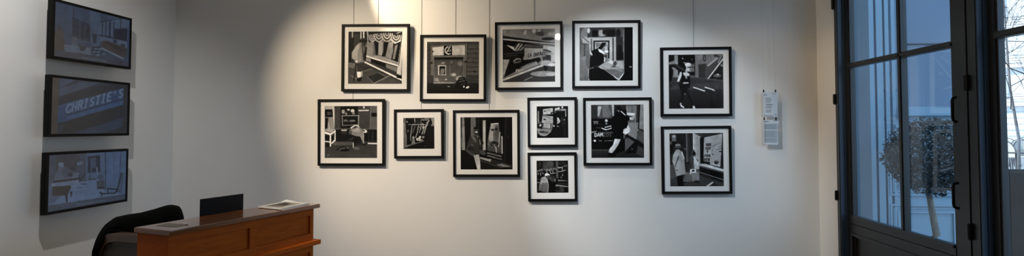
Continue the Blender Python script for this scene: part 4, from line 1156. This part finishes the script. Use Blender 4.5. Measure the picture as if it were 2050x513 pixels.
# ------------------------------------------------------------------ armchair with a black jacket
HF = Vector((FWD.x, FWD.y, 0)).normalized()


def at_depth(px, z_c, py=None):
    """ground point seen in the column px at the given depth along the view"""
    return EYE + HF * z_c + RGT * ((px - PX0) / F_PX * z_c)


ne = DMi @ at_depth(199, 3.5)
cx0, cy0 = ne.x, ne.y                            # near back corner in desk coordinates
chair = thing('armchair', 'brown wooden tub armchair behind the desk, its back under a black jacket', 'armchair')
CW = 0.52
# the chair faces the desk (-y of the desk frame): local x along the desk, y = 0 at its back
chair.matrix_world = DM @ Matrix.Translation((cx0, cy0, 0))
CD = 0.40
ZA = 0.875


def arm(x):
    prof = []
    for t in range(9):
        q = t / 8 * math.pi / 2
        prof.append((-0.14 * (1 - math.sin(q)) * 0 - 0.0 + 0.12 * (1 - math.sin(q)) * -1 + 0.0, 0))
    mb = MB()
    path = [(x, 0.0, 0.42), (x, 0.0, ZA - 0.16), (x, -0.012, ZA - 0.09), (x, -0.045, ZA - 0.04), (x, -0.10, ZA - 0.012), (x, -0.17, ZA), (x, -CD + 0.02, ZA + 0.004), (x, -CD, ZA - 0.004), (x, -CD - 0.006, ZA - 0.05), (x, -CD + 0.01, 0.42)]
    r = 0.028
    # flat band swept along the path
    n = len(path)
    rings = []
    for i, p in enumerate(path):
        p = Vector(p)
        t = (Vector(path[min(i + 1, n - 1)]) - Vector(path[max(i - 1, 0)])).normalized()
        nn = Vector((1, 0, 0)).cross(t)
        rings.append([mb.bm.verts.new(p + Vector((sx_ * 0.024, 0, 0)) + nn * sn * r) for sx_, sn in ((-1, -1), (1, -1), (1, 1), (-1, 1))])
    for i in range(n - 1):
        for k in range(4):
            mb.bm.faces.new((rings[i][k], rings[i][(k + 1) % 4], rings[i + 1][(k + 1) % 4], rings[i + 1][k]))
    mb.bm.faces.new(rings[0])
    mb.bm.faces.new(rings[-1])
    o = mb.build('arm', CHAIRW, chair)
    bv = o.modifiers.new('bevel', 'BEVEL')
    bv.width = 0.008
    bv.segments = 3
    pn = MB().prism([(x - 0.012, -0.02, 0.44), (x - 0.012, -0.02, ZA - 0.15), (x - 0.012, -0.06, ZA - 0.06), (x - 0.012, -0.15, ZA - 0.03), (x - 0.012, -CD + 0.02, ZA - 0.028), (x - 0.012, -CD + 0.02, 0.44)], (0.024, 0, 0))
    pn.build('side_panel', LEATHER, chair)


arm(0.03)
arm(CW - 0.03)
bk = MB()
bk.box(0.05, CW - 0.05, -0.05, 0.0, 0.44, 0.93, 0.012)
bk.build('backrest', LEATHER, chair)
MB().box(0.05, CW - 0.05, -CD + 0.01, -0.05, 0.40, 0.50, 0.02).build('seat', LEATHER, chair)
for x in (0.035, CW - 0.035):
    for y in (-CD + 0.03, -0.02):
        MB().tube([(x, y, 0.0), (x, y, 0.43)], [0.014, 0.022], 10).build('leg', CHAIRW, chair)

# jacket: a cloth shell hung over the backrest
jk = MB()
ns, nt_ = 26, 26
# outline of the top edge, measured along the chair back
tops = [(-0.03, 0.80), (0.0, 0.885), (0.04, 0.935), (0.10, 0.972), (0.17, 0.978), (0.26, 0.978), (0.36, 0.99), (0.43, 1.003), (0.47, 1.005), (0.53, 0.985), (0.55, 0.93)]


def topz(x):
    for (a, za_), (b, zb_) in zip(tops[:-1], tops[1:]):
        if x <= b:
            return za_ + (zb_ - za_) * (x - a) / (b - a)
    return tops[-1][1]


rows = []
for i in range(ns + 1):
    x = -0.028 + (0.575) * i / ns
    zt_ = topz(x)
    col_ = []
    for j in range(nt_ + 1):
        t = j / nt_ * 2 - 1                     # -1 front hem .. 0 top .. 1 back hem
        s = abs(t)
        drop = 0.33 * s if t > 0 else (0.03 + 0.21 * min(1, max(0, (x - 0.05) / 0.1))) * s
        edge = min(1, (min(i, ns - i) / 3.0))
        thick = (0.05 if t < 0 else 0.045) * min(1, (s * 5) ** 0.5) * (0.45 + 0.55 * edge)
        y = -0.025 + (thick if t > 0 else -thick)
        nz_ = noise.noise(Vector((x * 9, t * 3, 1.3))) * 0.014 * min(1, s * 3)
        col_.append(jk.bm.verts.new((x + 0.01 * noise.noise(Vector((x * 5, t * 4, 7))), y + (nz_ if t > 0 else -abs(nz_)), zt_ - drop)))
    rows.append(col_)
for i in range(ns):
    for j in range(nt_):
        jk.bm.faces.new((rows[i][j], rows[i + 1][j], rows[i + 1][j + 1], rows[i][j + 1]))
jo = jk.build('jacket', CLOTHBK, None, smooth=True)
jo.matrix_world = chair.matrix_world.copy()
sm = jo.modifiers.new('thickness', 'SOLIDIFY')
sm.thickness = 0.006
sm.offset = 1
tag(jo, 'black cloth jacket draped over the back of the armchair', 'jacket')

# ------------------------------------------------------------------ information sheets beside the door


def page(top):
    p = Pic(60, 88, 100, 150, (226, 226, 226))
    rnd = random.Random(3 if top else 4)
    if top:
        p.R(10, 14, 30, 18, (110, 114, 122)).R(62, 6, 92, 9, (90, 90, 96))
        for y in range(34, 128, 5):
            if y in (69, 104):
                continue
            p.L([(22, y), (22 + rnd.uniform(30, 46), y)], 2.4, (128, 132, 142))
        p.R(30, 76, 70, 79, (95, 98, 106)).E(88, 138, 5, 5, (60, 60, 66)).R(10, 142, 70, 146, (130, 134, 142)).R(70, 6, 96, 140, (208, 212, 220), 0.6)
    else:
        p.R(8, 8, 40, 13, (120, 124, 130)).R(72, 2, 96, 7, (120, 122, 130))
        p.R(8, 22, 96, 58, (172, 178, 182)).R(8, 64, 96, 104, (178, 184, 188)).R(8, 108, 96, 138, (184, 188, 192))
        for y in range(26, 138, 5):
            p.L([(10, y), (10 + rnd.uniform(60, 84), y)], 2, (146, 152, 158))
        p.L([(8, 61), (96, 61)], 3, (205, 208, 214))
    return p


PALEWIRE = mat('clear_nylon_line', (0.45, 0.43, 0.40, 1), 0.3)


def info_holder(x0, y0, x1, y1, top, label):
    yf = YB - 0.055
    a, b = on_y(x0, y0, yf), on_y(x1, y1, yf)
    w, h = b.x - a.x, a.z - b.z
    root = thing('document_holder', label, 'document holder', ((a.x + b.x) / 2, yf, b.z), group='clear document holders beside the door')
    MB().box(-w / 2, w / 2, -0.003, -0.0015, 0, h).build('front_sheet', ACRYL, root)
    MB().box(-w / 2, w / 2, 0.0035, 0.006, 0, h).build('back_sheet', ACRYL, root)
    eg = MB().box(-w / 2 - 0.002, -w / 2, -0.003, 0.03, 0, h * 0.93).box(-w / 2, w / 2, -0.0015, 0.0035, -0.003, 0.0)
    eg.build('folded_edge', ACRYL, root)
    picture_mesh('printed_page', page(top).get(1.0), (-w / 2 + 0.004, 0.0, h - 0.006), (w - 0.008, 0, 0), (0, 0, -(h - 0.012)), PRINT, root)
    MB().box(-w / 2 + 0.004, w / 2 - 0.004, 0.0006, 0.0012, 0.006, h - 0.006).build('backing_page', PAPER, root)
    for sx_ in (-w / 2 + 0.014, w / 2 - 0.018):
        MB().box(sx_ - 0.004, sx_ + 0.004, -0.008, 0.008, h - 0.004, h + 0.018, 0.001).build('clip', HARDW, root)
        if top:
            MB().tube([(sx_, 0.0, h + 0.016), (sx_, 0.046, ZC - b.z - 0.002)], 0.0007, 6).build('hanging_wire', PALEWIRE, root)
        else:
            MB().tube([(sx_, 0.0, h + 0.016), (sx_, 0.0, h + 0.032)], 0.0008, 6).build('hanging_wire', WIRE, root)


info_holder(1525.5, 184, 1557.5, 234.5, True, 'upper clear document holder with a printed page, beside the glazed door')
info_holder(1526.5, 239.5, 1558.5, 291, False, 'lower clear document holder with a printed page of text blocks')

# ------------------------------------------------------------------ outside
STONE = mat('pavement_stone', (0.22, 0.215, 0.21, 1), 0.8, noise_amt=0.15, noise_scale=3)
pv = MB().box(XR + T, 60, -30, 75, -0.2, -0.02)
struct('pavement', pv, STONE)
YS = 5.34                                         # face of the neighbouring blue shopfront
shop = thing('shopfront', 'blue painted neighbouring shopfront with panels and a window, outside the door', 'shopfront', (2.9, YS, 0))


def fx(px, py=300):
    p = on_y(px, py, YS)
    return p.x - 2.9


def fz(py, px=1850):
    return on_y(px, py, YS).z


xe = 1.05
b = MB()
b.box(XR + T - 2.9 + 0.01, fx(1800), 0, 0.25, 0, 4.2)
b.box(fx(1800), xe, 0, 0.25, 0, fz(228))
b.box(fx(1800), xe, 0.10, 0.25, fz(228), 4.2)
b.build('facade', BLUEP, shop)
g = MB()
for a, c, d in ((1751, 1754, 0.006), (1769, 1771, 0.006), (1781, 1783, 0.006)):
    g.box(fx(a, 200), fx(c, 200), -d, 0.002, 0, 4.2)
g.build('groove', BLUED, shop)
p_ = MB()
for a, c, d in ((1660, 1731, 0.012), (1739, 1750, 0.014), (1755, 1768, 0.012), (1772, 1780, 0.014), (1785, 1792, 0.014)):
    p_.box(fx(a, 200), fx(c, 200), -d, 0.002, 0.2, 4.2)
p_.build('pilaster', BLUEP, shop)
w_ = MB()
w_.box(fx(1800, 200), fx(1806, 200), -0.03, 0.12, fz(228), 4.1)
w_.build('window_frame', BLUEP, shop)
SHOPGL = mat('shop_window_glass', (0.07, 0.125, 0.21, 1), 0.08, noise_amt=0.05, noise_scale=1.5, spec=0.8)
MB().box(fx(1806), xe, 0.05, 0.06, fz(214), fz(-120)).build('window_pane', SHOPGL, shop)
s_ = MB().box(fx(1800), xe, -0.05, 0.1, fz(228), fz(214)).box(fx(1795), xe, -0.07, 0.0, fz(232), fz(228)).box(fx(1790), xe, -0.03, 0.0, fz(256), fz(250))
s_.build('window_sill', BLUEP, shop)
MB().box(fx(1806), xe, 0.03, 0.06, fz(88), fz(85.5)).build('window_transom', BLUED, shop)
pn = MB()
for z1, z0 in ((fz(262), fz(392)), (fz(409), 0.18)):
    for ins, w, d in ((0, 0.018, 0.02), (0.03, 0.012, 0.012), (0.065, 0.016, 0.018)):
        x0, x1 = fx(1780, 400) + ins, xe - 0.2 - ins
        pn.box(x0, x1, -d, 0.002, z1 - ins - w, z1 - ins)
        pn.box(x0, x1, -d, 0.002, z0 + ins, z0 + ins + w)
        pn.box(x0, x0 + w, -d, 0.002, z0 + ins + w, z1 - ins - w)
        pn.box(x1 - w, x1, -d, 0.002, z0 + ins + w, z1 - ins - w)
pn.build('panel_moulding', BLUEP, shop)

# small clipped tree in a pot, in front of the blue shopfront
LEAFM = mat('grey_green_leaf', (0.04, 0.058, 0.07, 1), 0.35, noise_amt=0.6, noise_scale=14)
BARK = mat('grey_bark', (0.16, 0.15, 0.13, 1), 0.85, noise_amt=0.3, noise_scale=30, bump=0.4)
tc_ = on_y(1862, 314, 4.62)
tree = thing('potted_tree', 'small bushy tree with a thin bent trunk in a pot outside the glazed door', 'tree', (tc_.x, tc_.y, -0.02))
zc = tc_.z + 0.02
tr_ = on_y(1869, 470, 4.62)
br = MB().tube([(0.04, 0, 0.28), (tr_.x - tc_.x, 0, tr_.z), (0.035, 0, zc - 0.62), (0.0, 0, zc - 0.40), (-0.02, 0, zc - 0.25), (0.0, 0, zc)], [0.028, 0.026, 0.025, 0.023, 0.018, 0.008], 10)
rnd = random.Random(11)
for k in range(26):
    a = rnd.uniform(0, 2 * math.pi)
    e = rnd.uniform(-0.4, 1.2)
    rr = rnd.uniform(0.2, 0.32)
    d = Vector((math.cos(a) * math.cos(e), math.sin(a) * math.cos(e), math.sin(e)))
    s0 = Vector((0, 0, zc - 0.25 + 0.2 * rnd.random()))
    br.tube([s0, s0 + d * rr * 0.5 + Vector((0, 0, 0.03)), s0 + d * rr], [0.007, 0.005, 0.002], 5)
br.build('trunk', BARK, tree, smooth=True)
lm = MB()
for k in range(7500):
    while True:
        q = Vector((rnd.uniform(-1, 1), rnd.uniform(-1, 1), rnd.uniform(-1, 1)))
        if q.length < 1:
            break
    if rnd.random() < 0.55:
        q = q.normalized() * (0.75 + 0.3 * rnd.random())
    pos = Vector((q.x * 0.31, q.y * 0.27, zc + q.z * 0.30))
    d = Vector((rnd.uniform(-1, 1), rnd.uniform(-1, 1), rnd.uniform(-0.7, 0.9))).normalized()
    n = d.orthogonal().normalized()
    n = (Matrix.Rotation(rnd.uniform(0, 6.28), 3, d) @ n)
    L_ = rnd.uniform(0.022, 0.045)
    W_ = L_ * 0.2
    s_v = d.cross(n)
    vs = [lm.bm.verts.new(pos + d * L_ * t + n * W_ * o_ + s_v * 0.002 * abs(o_)) for t, o_ in ((0, 0), (0.4, 1), (1, 0), (0.4, -1))]
    lm.bm.faces.new(vs)
lo = lm.build('foliage', LEAFM, tree)
MB().lathe([(0.15, 0), (0.17, 0.02), (0.21, 0.33), (0.225, 0.34), (0.225, 0.38), (0.2, 0.38), (0.19, 0.33)]).build('pot', mat('dark_pot', (0.05, 0.05, 0.052, 1), 0.7, noise_amt=0.1), tree, smooth=False)
MB().lathe([(0.001, 0.325), (0.188, 0.325), (0.188, 0.332), (0.001, 0.332)]).build('soil', mat('soil', (0.03, 0.02, 0.014, 1), 0.95, noise_amt=0.4, noise_scale=50), tree)

# glazed terrace screen across the pavement
YT = 6.5
ps = on_y(2001, 300, YT)
zr = on_y(2025, 339, YT).z
scr = thing('terrace_screen', 'dark terrace screen with a glazed top, on the pavement', 'terrace screen', (ps.x, YT, -0.02))
DKP = mat('dark_panel', (0.014, 0.014, 0.015, 1), 0.8, noise_amt=0.4, noise_scale=2, spec=0.05)
MB().box(0, 0.05, -0.025, 0.025, 0, on_y(2001, 250, YT).z + 0.02).build('post', HARDW, scr)
MB().box(0.05, 2.3, -0.025, 0.025, zr - 0.02, zr + 0.02).build('rail', HARDW, scr)
MB().box(0.05, 2.3, -0.012, 0.012, 0.02, zr - 0.02).build('lower_panel', DKP, scr)
MB().box(0.05, 2.3, -0.004, 0.004, zr + 0.02, on_y(2001, 250, YT).z).build('upper_glass', WINGLASS, scr)

# round tables and wicker chairs of the terrace
WICK = mat('pale_wicker', (0.42, 0.38, 0.33, 1), 0.7, noise_amt=0.35, noise_scale=60)
WDK = mat('dark_cane', (0.04, 0.03, 0.03, 1), 0.5, noise_amt=0.2)


def bistro_chair(lab):
    root = thing('bistro_chair', lab, 'chair', group='wicker chairs on the terrace')
    m = MB()
    n = 14
    for i in range(n):
        a0, a1 = [math.pi * (0.02 + 0.96 * k / n) for k in (i, i + 1)]
        h0, h1 = [0.45 + 0.5 * math.sin(a) ** 0.7 for a in (a0, a1)]
        p0 = (0.26 * math.cos(a0), 0.24 * math.sin(a0) - 0.02)
        p1 = (0.26 * math.cos(a1), 0.24 * math.sin(a1) - 0.02)
        m.bm.faces.new([m.bm.verts.new(q) for q in ((p0[0], p0[1], 0.43), (p1[0], p1[1], 0.43), (p1[0] * 1.08, p1[1] * 1.15, h1), (p0[0] * 1.08, p0[1] * 1.15, h0))])
    o = m.build('backrest', WICK, root)
    sd = o.modifiers.new('thickness', 'SOLIDIFY')
    sd.thickness = 0.02
    rim = [(0.26 * 1.08 * math.cos(a), (0.24 * math.sin(a) - 0.02) * 1.15, 0.45 + 0.5 * math.sin(a) ** 0.7) for a in [math.pi * (0.02 + 0.96 * k / n) for k in range(n + 1)]]
    MB().tube(rim, 0.022, 8).build('rim', WDK, root, smooth=True)
    MB().lathe([(0.2, 0.42), (0.25, 0.43), (0.25, 0.46), (0.2, 0.47)]).build('seat', WICK, root)
    for a in (0.8, 2.35, 3.9, 5.5):
        MB().tube([(0.24 * math.cos(a), 0.22 * math.sin(a), 0), (0.2 * math.cos(a), 0.19 * math.sin(a), 0.43)], 0.016, 8).build('leg', WDK, root)
    return root


spots = [(2009, 19.5, 0.4, 'pale wicker terrace chair nearest the dark post, rounded back'), (2014, 24, 0.1, 'pale wicker terrace chair behind the front row, leftmost'), (2034, 22.5, -0.2, 'pale wicker terrace chair in the middle behind the round table'), (2049, 20, 0.5, 'pale wicker terrace chair at the right beside the round table'), (2046, 26, 0.0, 'farthest pale wicker terrace chair, at the picture edge')]
proto = None
for px, dd, rz, lab in spots:
    o = bistro_chair(lab) if proto is None else copy_tree(proto)
    proto = proto or o
    g_ = at_depth(px, dd)
    o.location = (g_.x, g_.y, -0.02)
    o.rotation_euler = (0, 0, -0.9 + rz)
    o.scale = (1.12, 1.12, 1.18)
    o['label'] = lab
g_ = at_depth(2032, 19.0)
tb = thing('bistro_table', 'dark round terrace table between the wicker chairs', 'table', (g_.x, g_.y, -0.02))
MB().lathe([(0.3, 0.70), (0.34, 0.71), (0.34, 0.735), (0.3, 0.74)]).build('table_top', WDK, tb)
MB().tube([(0, 0, 0.02), (0, 0, 0.7)], 0.03, 10).build('column', WDK, tb)
MB().lathe([(0.22, 0), (0.22, 0.015), (0.04, 0.04)]).build('base', WDK, tb)

# bare street trees
BRANCH = mat('dark_bark', (0.05, 0.045, 0.045, 1), 0.9, noise_amt=0.3, noise_scale=20)


def bare_tree(px, depth, label, seed, h0, r0, lean=0.0):
    rn = random.Random(seed)
    g_ = at_depth(px, depth)
    root = thing('bare_tree', label, 'tree', (g_.x, g_.y, -0.02))
    tk = MB()
    pts = [Vector((0, 0, 0)), Vector((0.03, 0, h0 * 0.5)), Vector((lean, 0, h0)), Vector((lean * 1.4, 0, h0 * 1.5)), Vector((lean * 1.2, 0.1, h0 * 2.1)), Vector((lean * 1.3, 0.1, h0 * 2.8))]
    rs = [r0, r0 * 0.85, r0 * 0.7, r0 * 0.5, r0 * 0.32, r0 * 0.1]
    tk.tube(pts, rs, 10)
    tk.build('trunk', mat('pale_bark', (0.12, 0.115, 0.115, 1), 0.9, noise_amt=0.3, noise_scale=10), root, smooth=True)
    bm_ = MB()

    def grow(p, d, ln, r, lev):
        q = [p]
        for k in range(4):
            d = (d + Vector((rn.uniform(-0.35, 0.35), rn.uniform(-0.35, 0.35), rn.uniform(-0.2, 0.28)))).normalized()
            q.append(q[-1] + d * ln / 4)
        bm_.tube(q, [r, r * 0.85, r * 0.7, r * 0.5, r * 0.3], 5, cap=False)
        if lev:
            for k in range(5):
                t = rn.choice(q[1:])
                dd = (d + Vector((rn.uniform(-1, 1), rn.uniform(-1, 1), rn.uniform(-0.6, 0.8)))).normalized()
                grow(t, dd, ln * rn.uniform(0.45, 0.75), r * 0.5, lev - 1)

    for k in range(16):
        t = 0.75 + 0.25 * (k / 16) * 6
        zz = h0 * (0.8 + 1.9 * k / 16)
        p = Vector((lean, 0, zz))
        a = rn.uniform(0, 6.28)
        grow(p, Vector((math.cos(a), math.sin(a), rn.uniform(-0.1, 0.7))).normalized(), h0 * rn.uniform(0.5, 0.9), r0 * 0.3, 3)
    bm_.build('branches', BRANCH, root)


bare_tree(2036, 15, 'bare street tree with a pale trunk behind the terrace chairs', 5, 2.6, 0.042, -0.15)
bare_tree(2088, 10.5, 'bare branched street tree reaching in at the right edge of the picture', 9, 3.2, 0.04, -0.2)

# pale stone apartment block across the street
bl = at_depth(2030, 46)
blk = thing('apartment_block', 'pale sunlit stone apartment block across the street, rows of windows', 'building', (bl.x, bl.y, -0.02), (0, 0, -0.55))
STN = mat('pale_limestone', (0.82, 0.81, 0.79, 1), 0.85, noise_amt=0.05, noise_scale=1)
MB().box(-12, 14, 0, 8, 0, 22).build('facade', STN, blk)
cm = MB()
for z in (3.4, 6.6, 9.8, 13.0, 16.2):
    cm.box(-12.1, 14.1, -0.35, 0.05, z, z + 0.18)
cm.build('cornice', STN, blk)
PANE = mat('street_window_glass', (0.10, 0.12, 0.15, 1), 0.15, noise_amt=0.1)
SHUT = mat('pale_shutter', (0.55, 0.56, 0.56, 1), 0.7, noise_amt=0.05)
for k in range(5):
    for i in range(8):
        x = -10 + i * 3.0
        z = 4.1 + 3.2 * k - (3.2 if k == 0 else 0) * 0
        wf = MB().ring(x - 0.65, x + 0.65, z, z + 2.1, 0.1, -0.06, 0.04)
        wfo = wf.build('window', SHUT, blk)
        MB().box(x - 0.55, x + 0.55, -0.02, 0.01, z + 0.1, z + 2.0).build('pane', PANE, wfo)
rl = MB()
for k in range(5):
    for j in range(4):
        z = 4.1 + 3.2 * k - 0.4 + j * 0.22
        rl.box(-12, 14, -0.34, -0.32, z, z + 0.03)
rl.build('balcony_railing', HARDW, blk)
sf = MB()
for z in (0.4, 0.9, 1.4, 1.9, 2.4, 2.9):
    sf.box(-12, 14, -0.03, 0.02, z, z + 0.05)
sf.build('course_line', SHUT, blk)

# ------------------------------------------------------------------ light
w = bpy.data.worlds.new('world')
scene.world = w
w.use_nodes = True
bg = w.node_tree.nodes['Background']
bg.inputs['Color'].default_value = (0.50, 0.74, 1.0, 1)
bg.inputs['Strength'].default_value = 2.3

sun = bpy.data.lights.new('sun', 'SUN')
sun.energy = 9.0
sun.angle = R(0.6)
sun.color = (1.0, 0.95, 0.88)
so = bpy.data.objects.new('sun', sun)
COL.objects.link(so)
so.rotation_euler = Vector((0.8, -0.1, -0.6)).to_track_quat('-Z', 'Y').to_euler()


def spot(name, loc, target, power, size, blend, col, radius=0.03):
    l = bpy.data.lights.new(name, 'SPOT')
    l.energy = power
    l.spot_size = R(size)
    l.spot_blend = blend
    l.color = col
    l.shadow_soft_size = radius
    o = bpy.data.objects.new(name, l)
    COL.objects.link(o)
    o.location = loc
    o.rotation_euler = (Vector(target) - Vector(loc)).to_track_quat('-Z', 'Y').to_euler()
    return o


WARM = (1.0, 0.80, 0.56)
WARM2 = (1.0, 0.84, 0.64)
spot('spot_one', (-3.1, 2.75, 3.1), (-1.45, 5.0, 1.70), 290, 49, 0.85, WARM)
spot('spot_two', (-1.95, 4.35, 3.2), (-0.95, 5.0, 2.75), 84, 66, 0.35, WARM)
spot('spot_low', (-1.9, 2.4, 3.15), (-0.95, 5.0, 0.5), 205, 54, 0.8, (1.0, 0.90, 0.78))
spot('spot_three', (-0.4, 2.8, 3.15), (0.8, 5.0, 1.42), 225, 48, 0.6, (0.86, 0.94, 1.0))
spot('spot_television', (-2.35, 2.5, 3.2), (-3.5, 3.4, 1.4), 92, 94, 0.8, (1.0, 0.98, 0.95))
# the lamp that glints in the glass of the third picture of the top row
gp = on_y(1118, 73, YB - 0.055)
gd = (gp - EYE).normalized()
gm = FRAMES[2].matrix_world if False else Matrix.Rotation(R(1.1), 4, 'X')
gn = gm.to_3x3() @ Vector((0, -1, 0))
gr = gd - 2 * gd.dot(gn) * gn
gl_ = gp + gr * ((3.14 - gp.z) / gr.z)
spot('spot_right', (0.5, 4.1, 3.22), (2.34, 4.86, 1.45), 42, 44, 0.9, (1.0, 0.70, 0.40), 0.03)
LENS = mat('lamp_lens', (1, 1, 1, 1), 0.5)
lb = LENS.node_tree.nodes['Principled BSDF']
lb.inputs['Emission Color'].default_value = (1.0, 0.86, 0.62, 1)
lb.inputs['Emission Strength'].default_value = 260
lamp = thing('ceiling_spotlight', 'small black ceiling spotlight whose lens glints in the picture glass', 'spotlight')
lamp.matrix_world = Matrix.Translation(gl_) @ (-gr).to_track_quat('Z', 'Y').to_matrix().to_4x4()
MB().lathe([(0.075, -0.22), (0.08, -0.2), (0.08, 0.0), (0.068, 0.0), (0.066, -0.01)]).build('housing', HARDW, lamp)
MB().lathe([(0.001, -0.006), (0.062, -0.006), (0.062, -0.002), (0.001, -0.002)]).build('lens', LENS, lamp)
li = lamp.matrix_world.inverted()
MB().tube([Vector((0, 0, -0.1)), li @ Vector((gl_.x, gl_.y - 0.05, ZC))], 0.012, 8).build('stem', HARDW, lamp)

vs_ = scene.view_settings
scene.display_settings.display_device = 'sRGB'
vs_.view_transform = 'Standard'
vs_.look = 'None'
vs_.exposure = 0
vs_.gamma = 1
vs_.use_curve_mapping = False
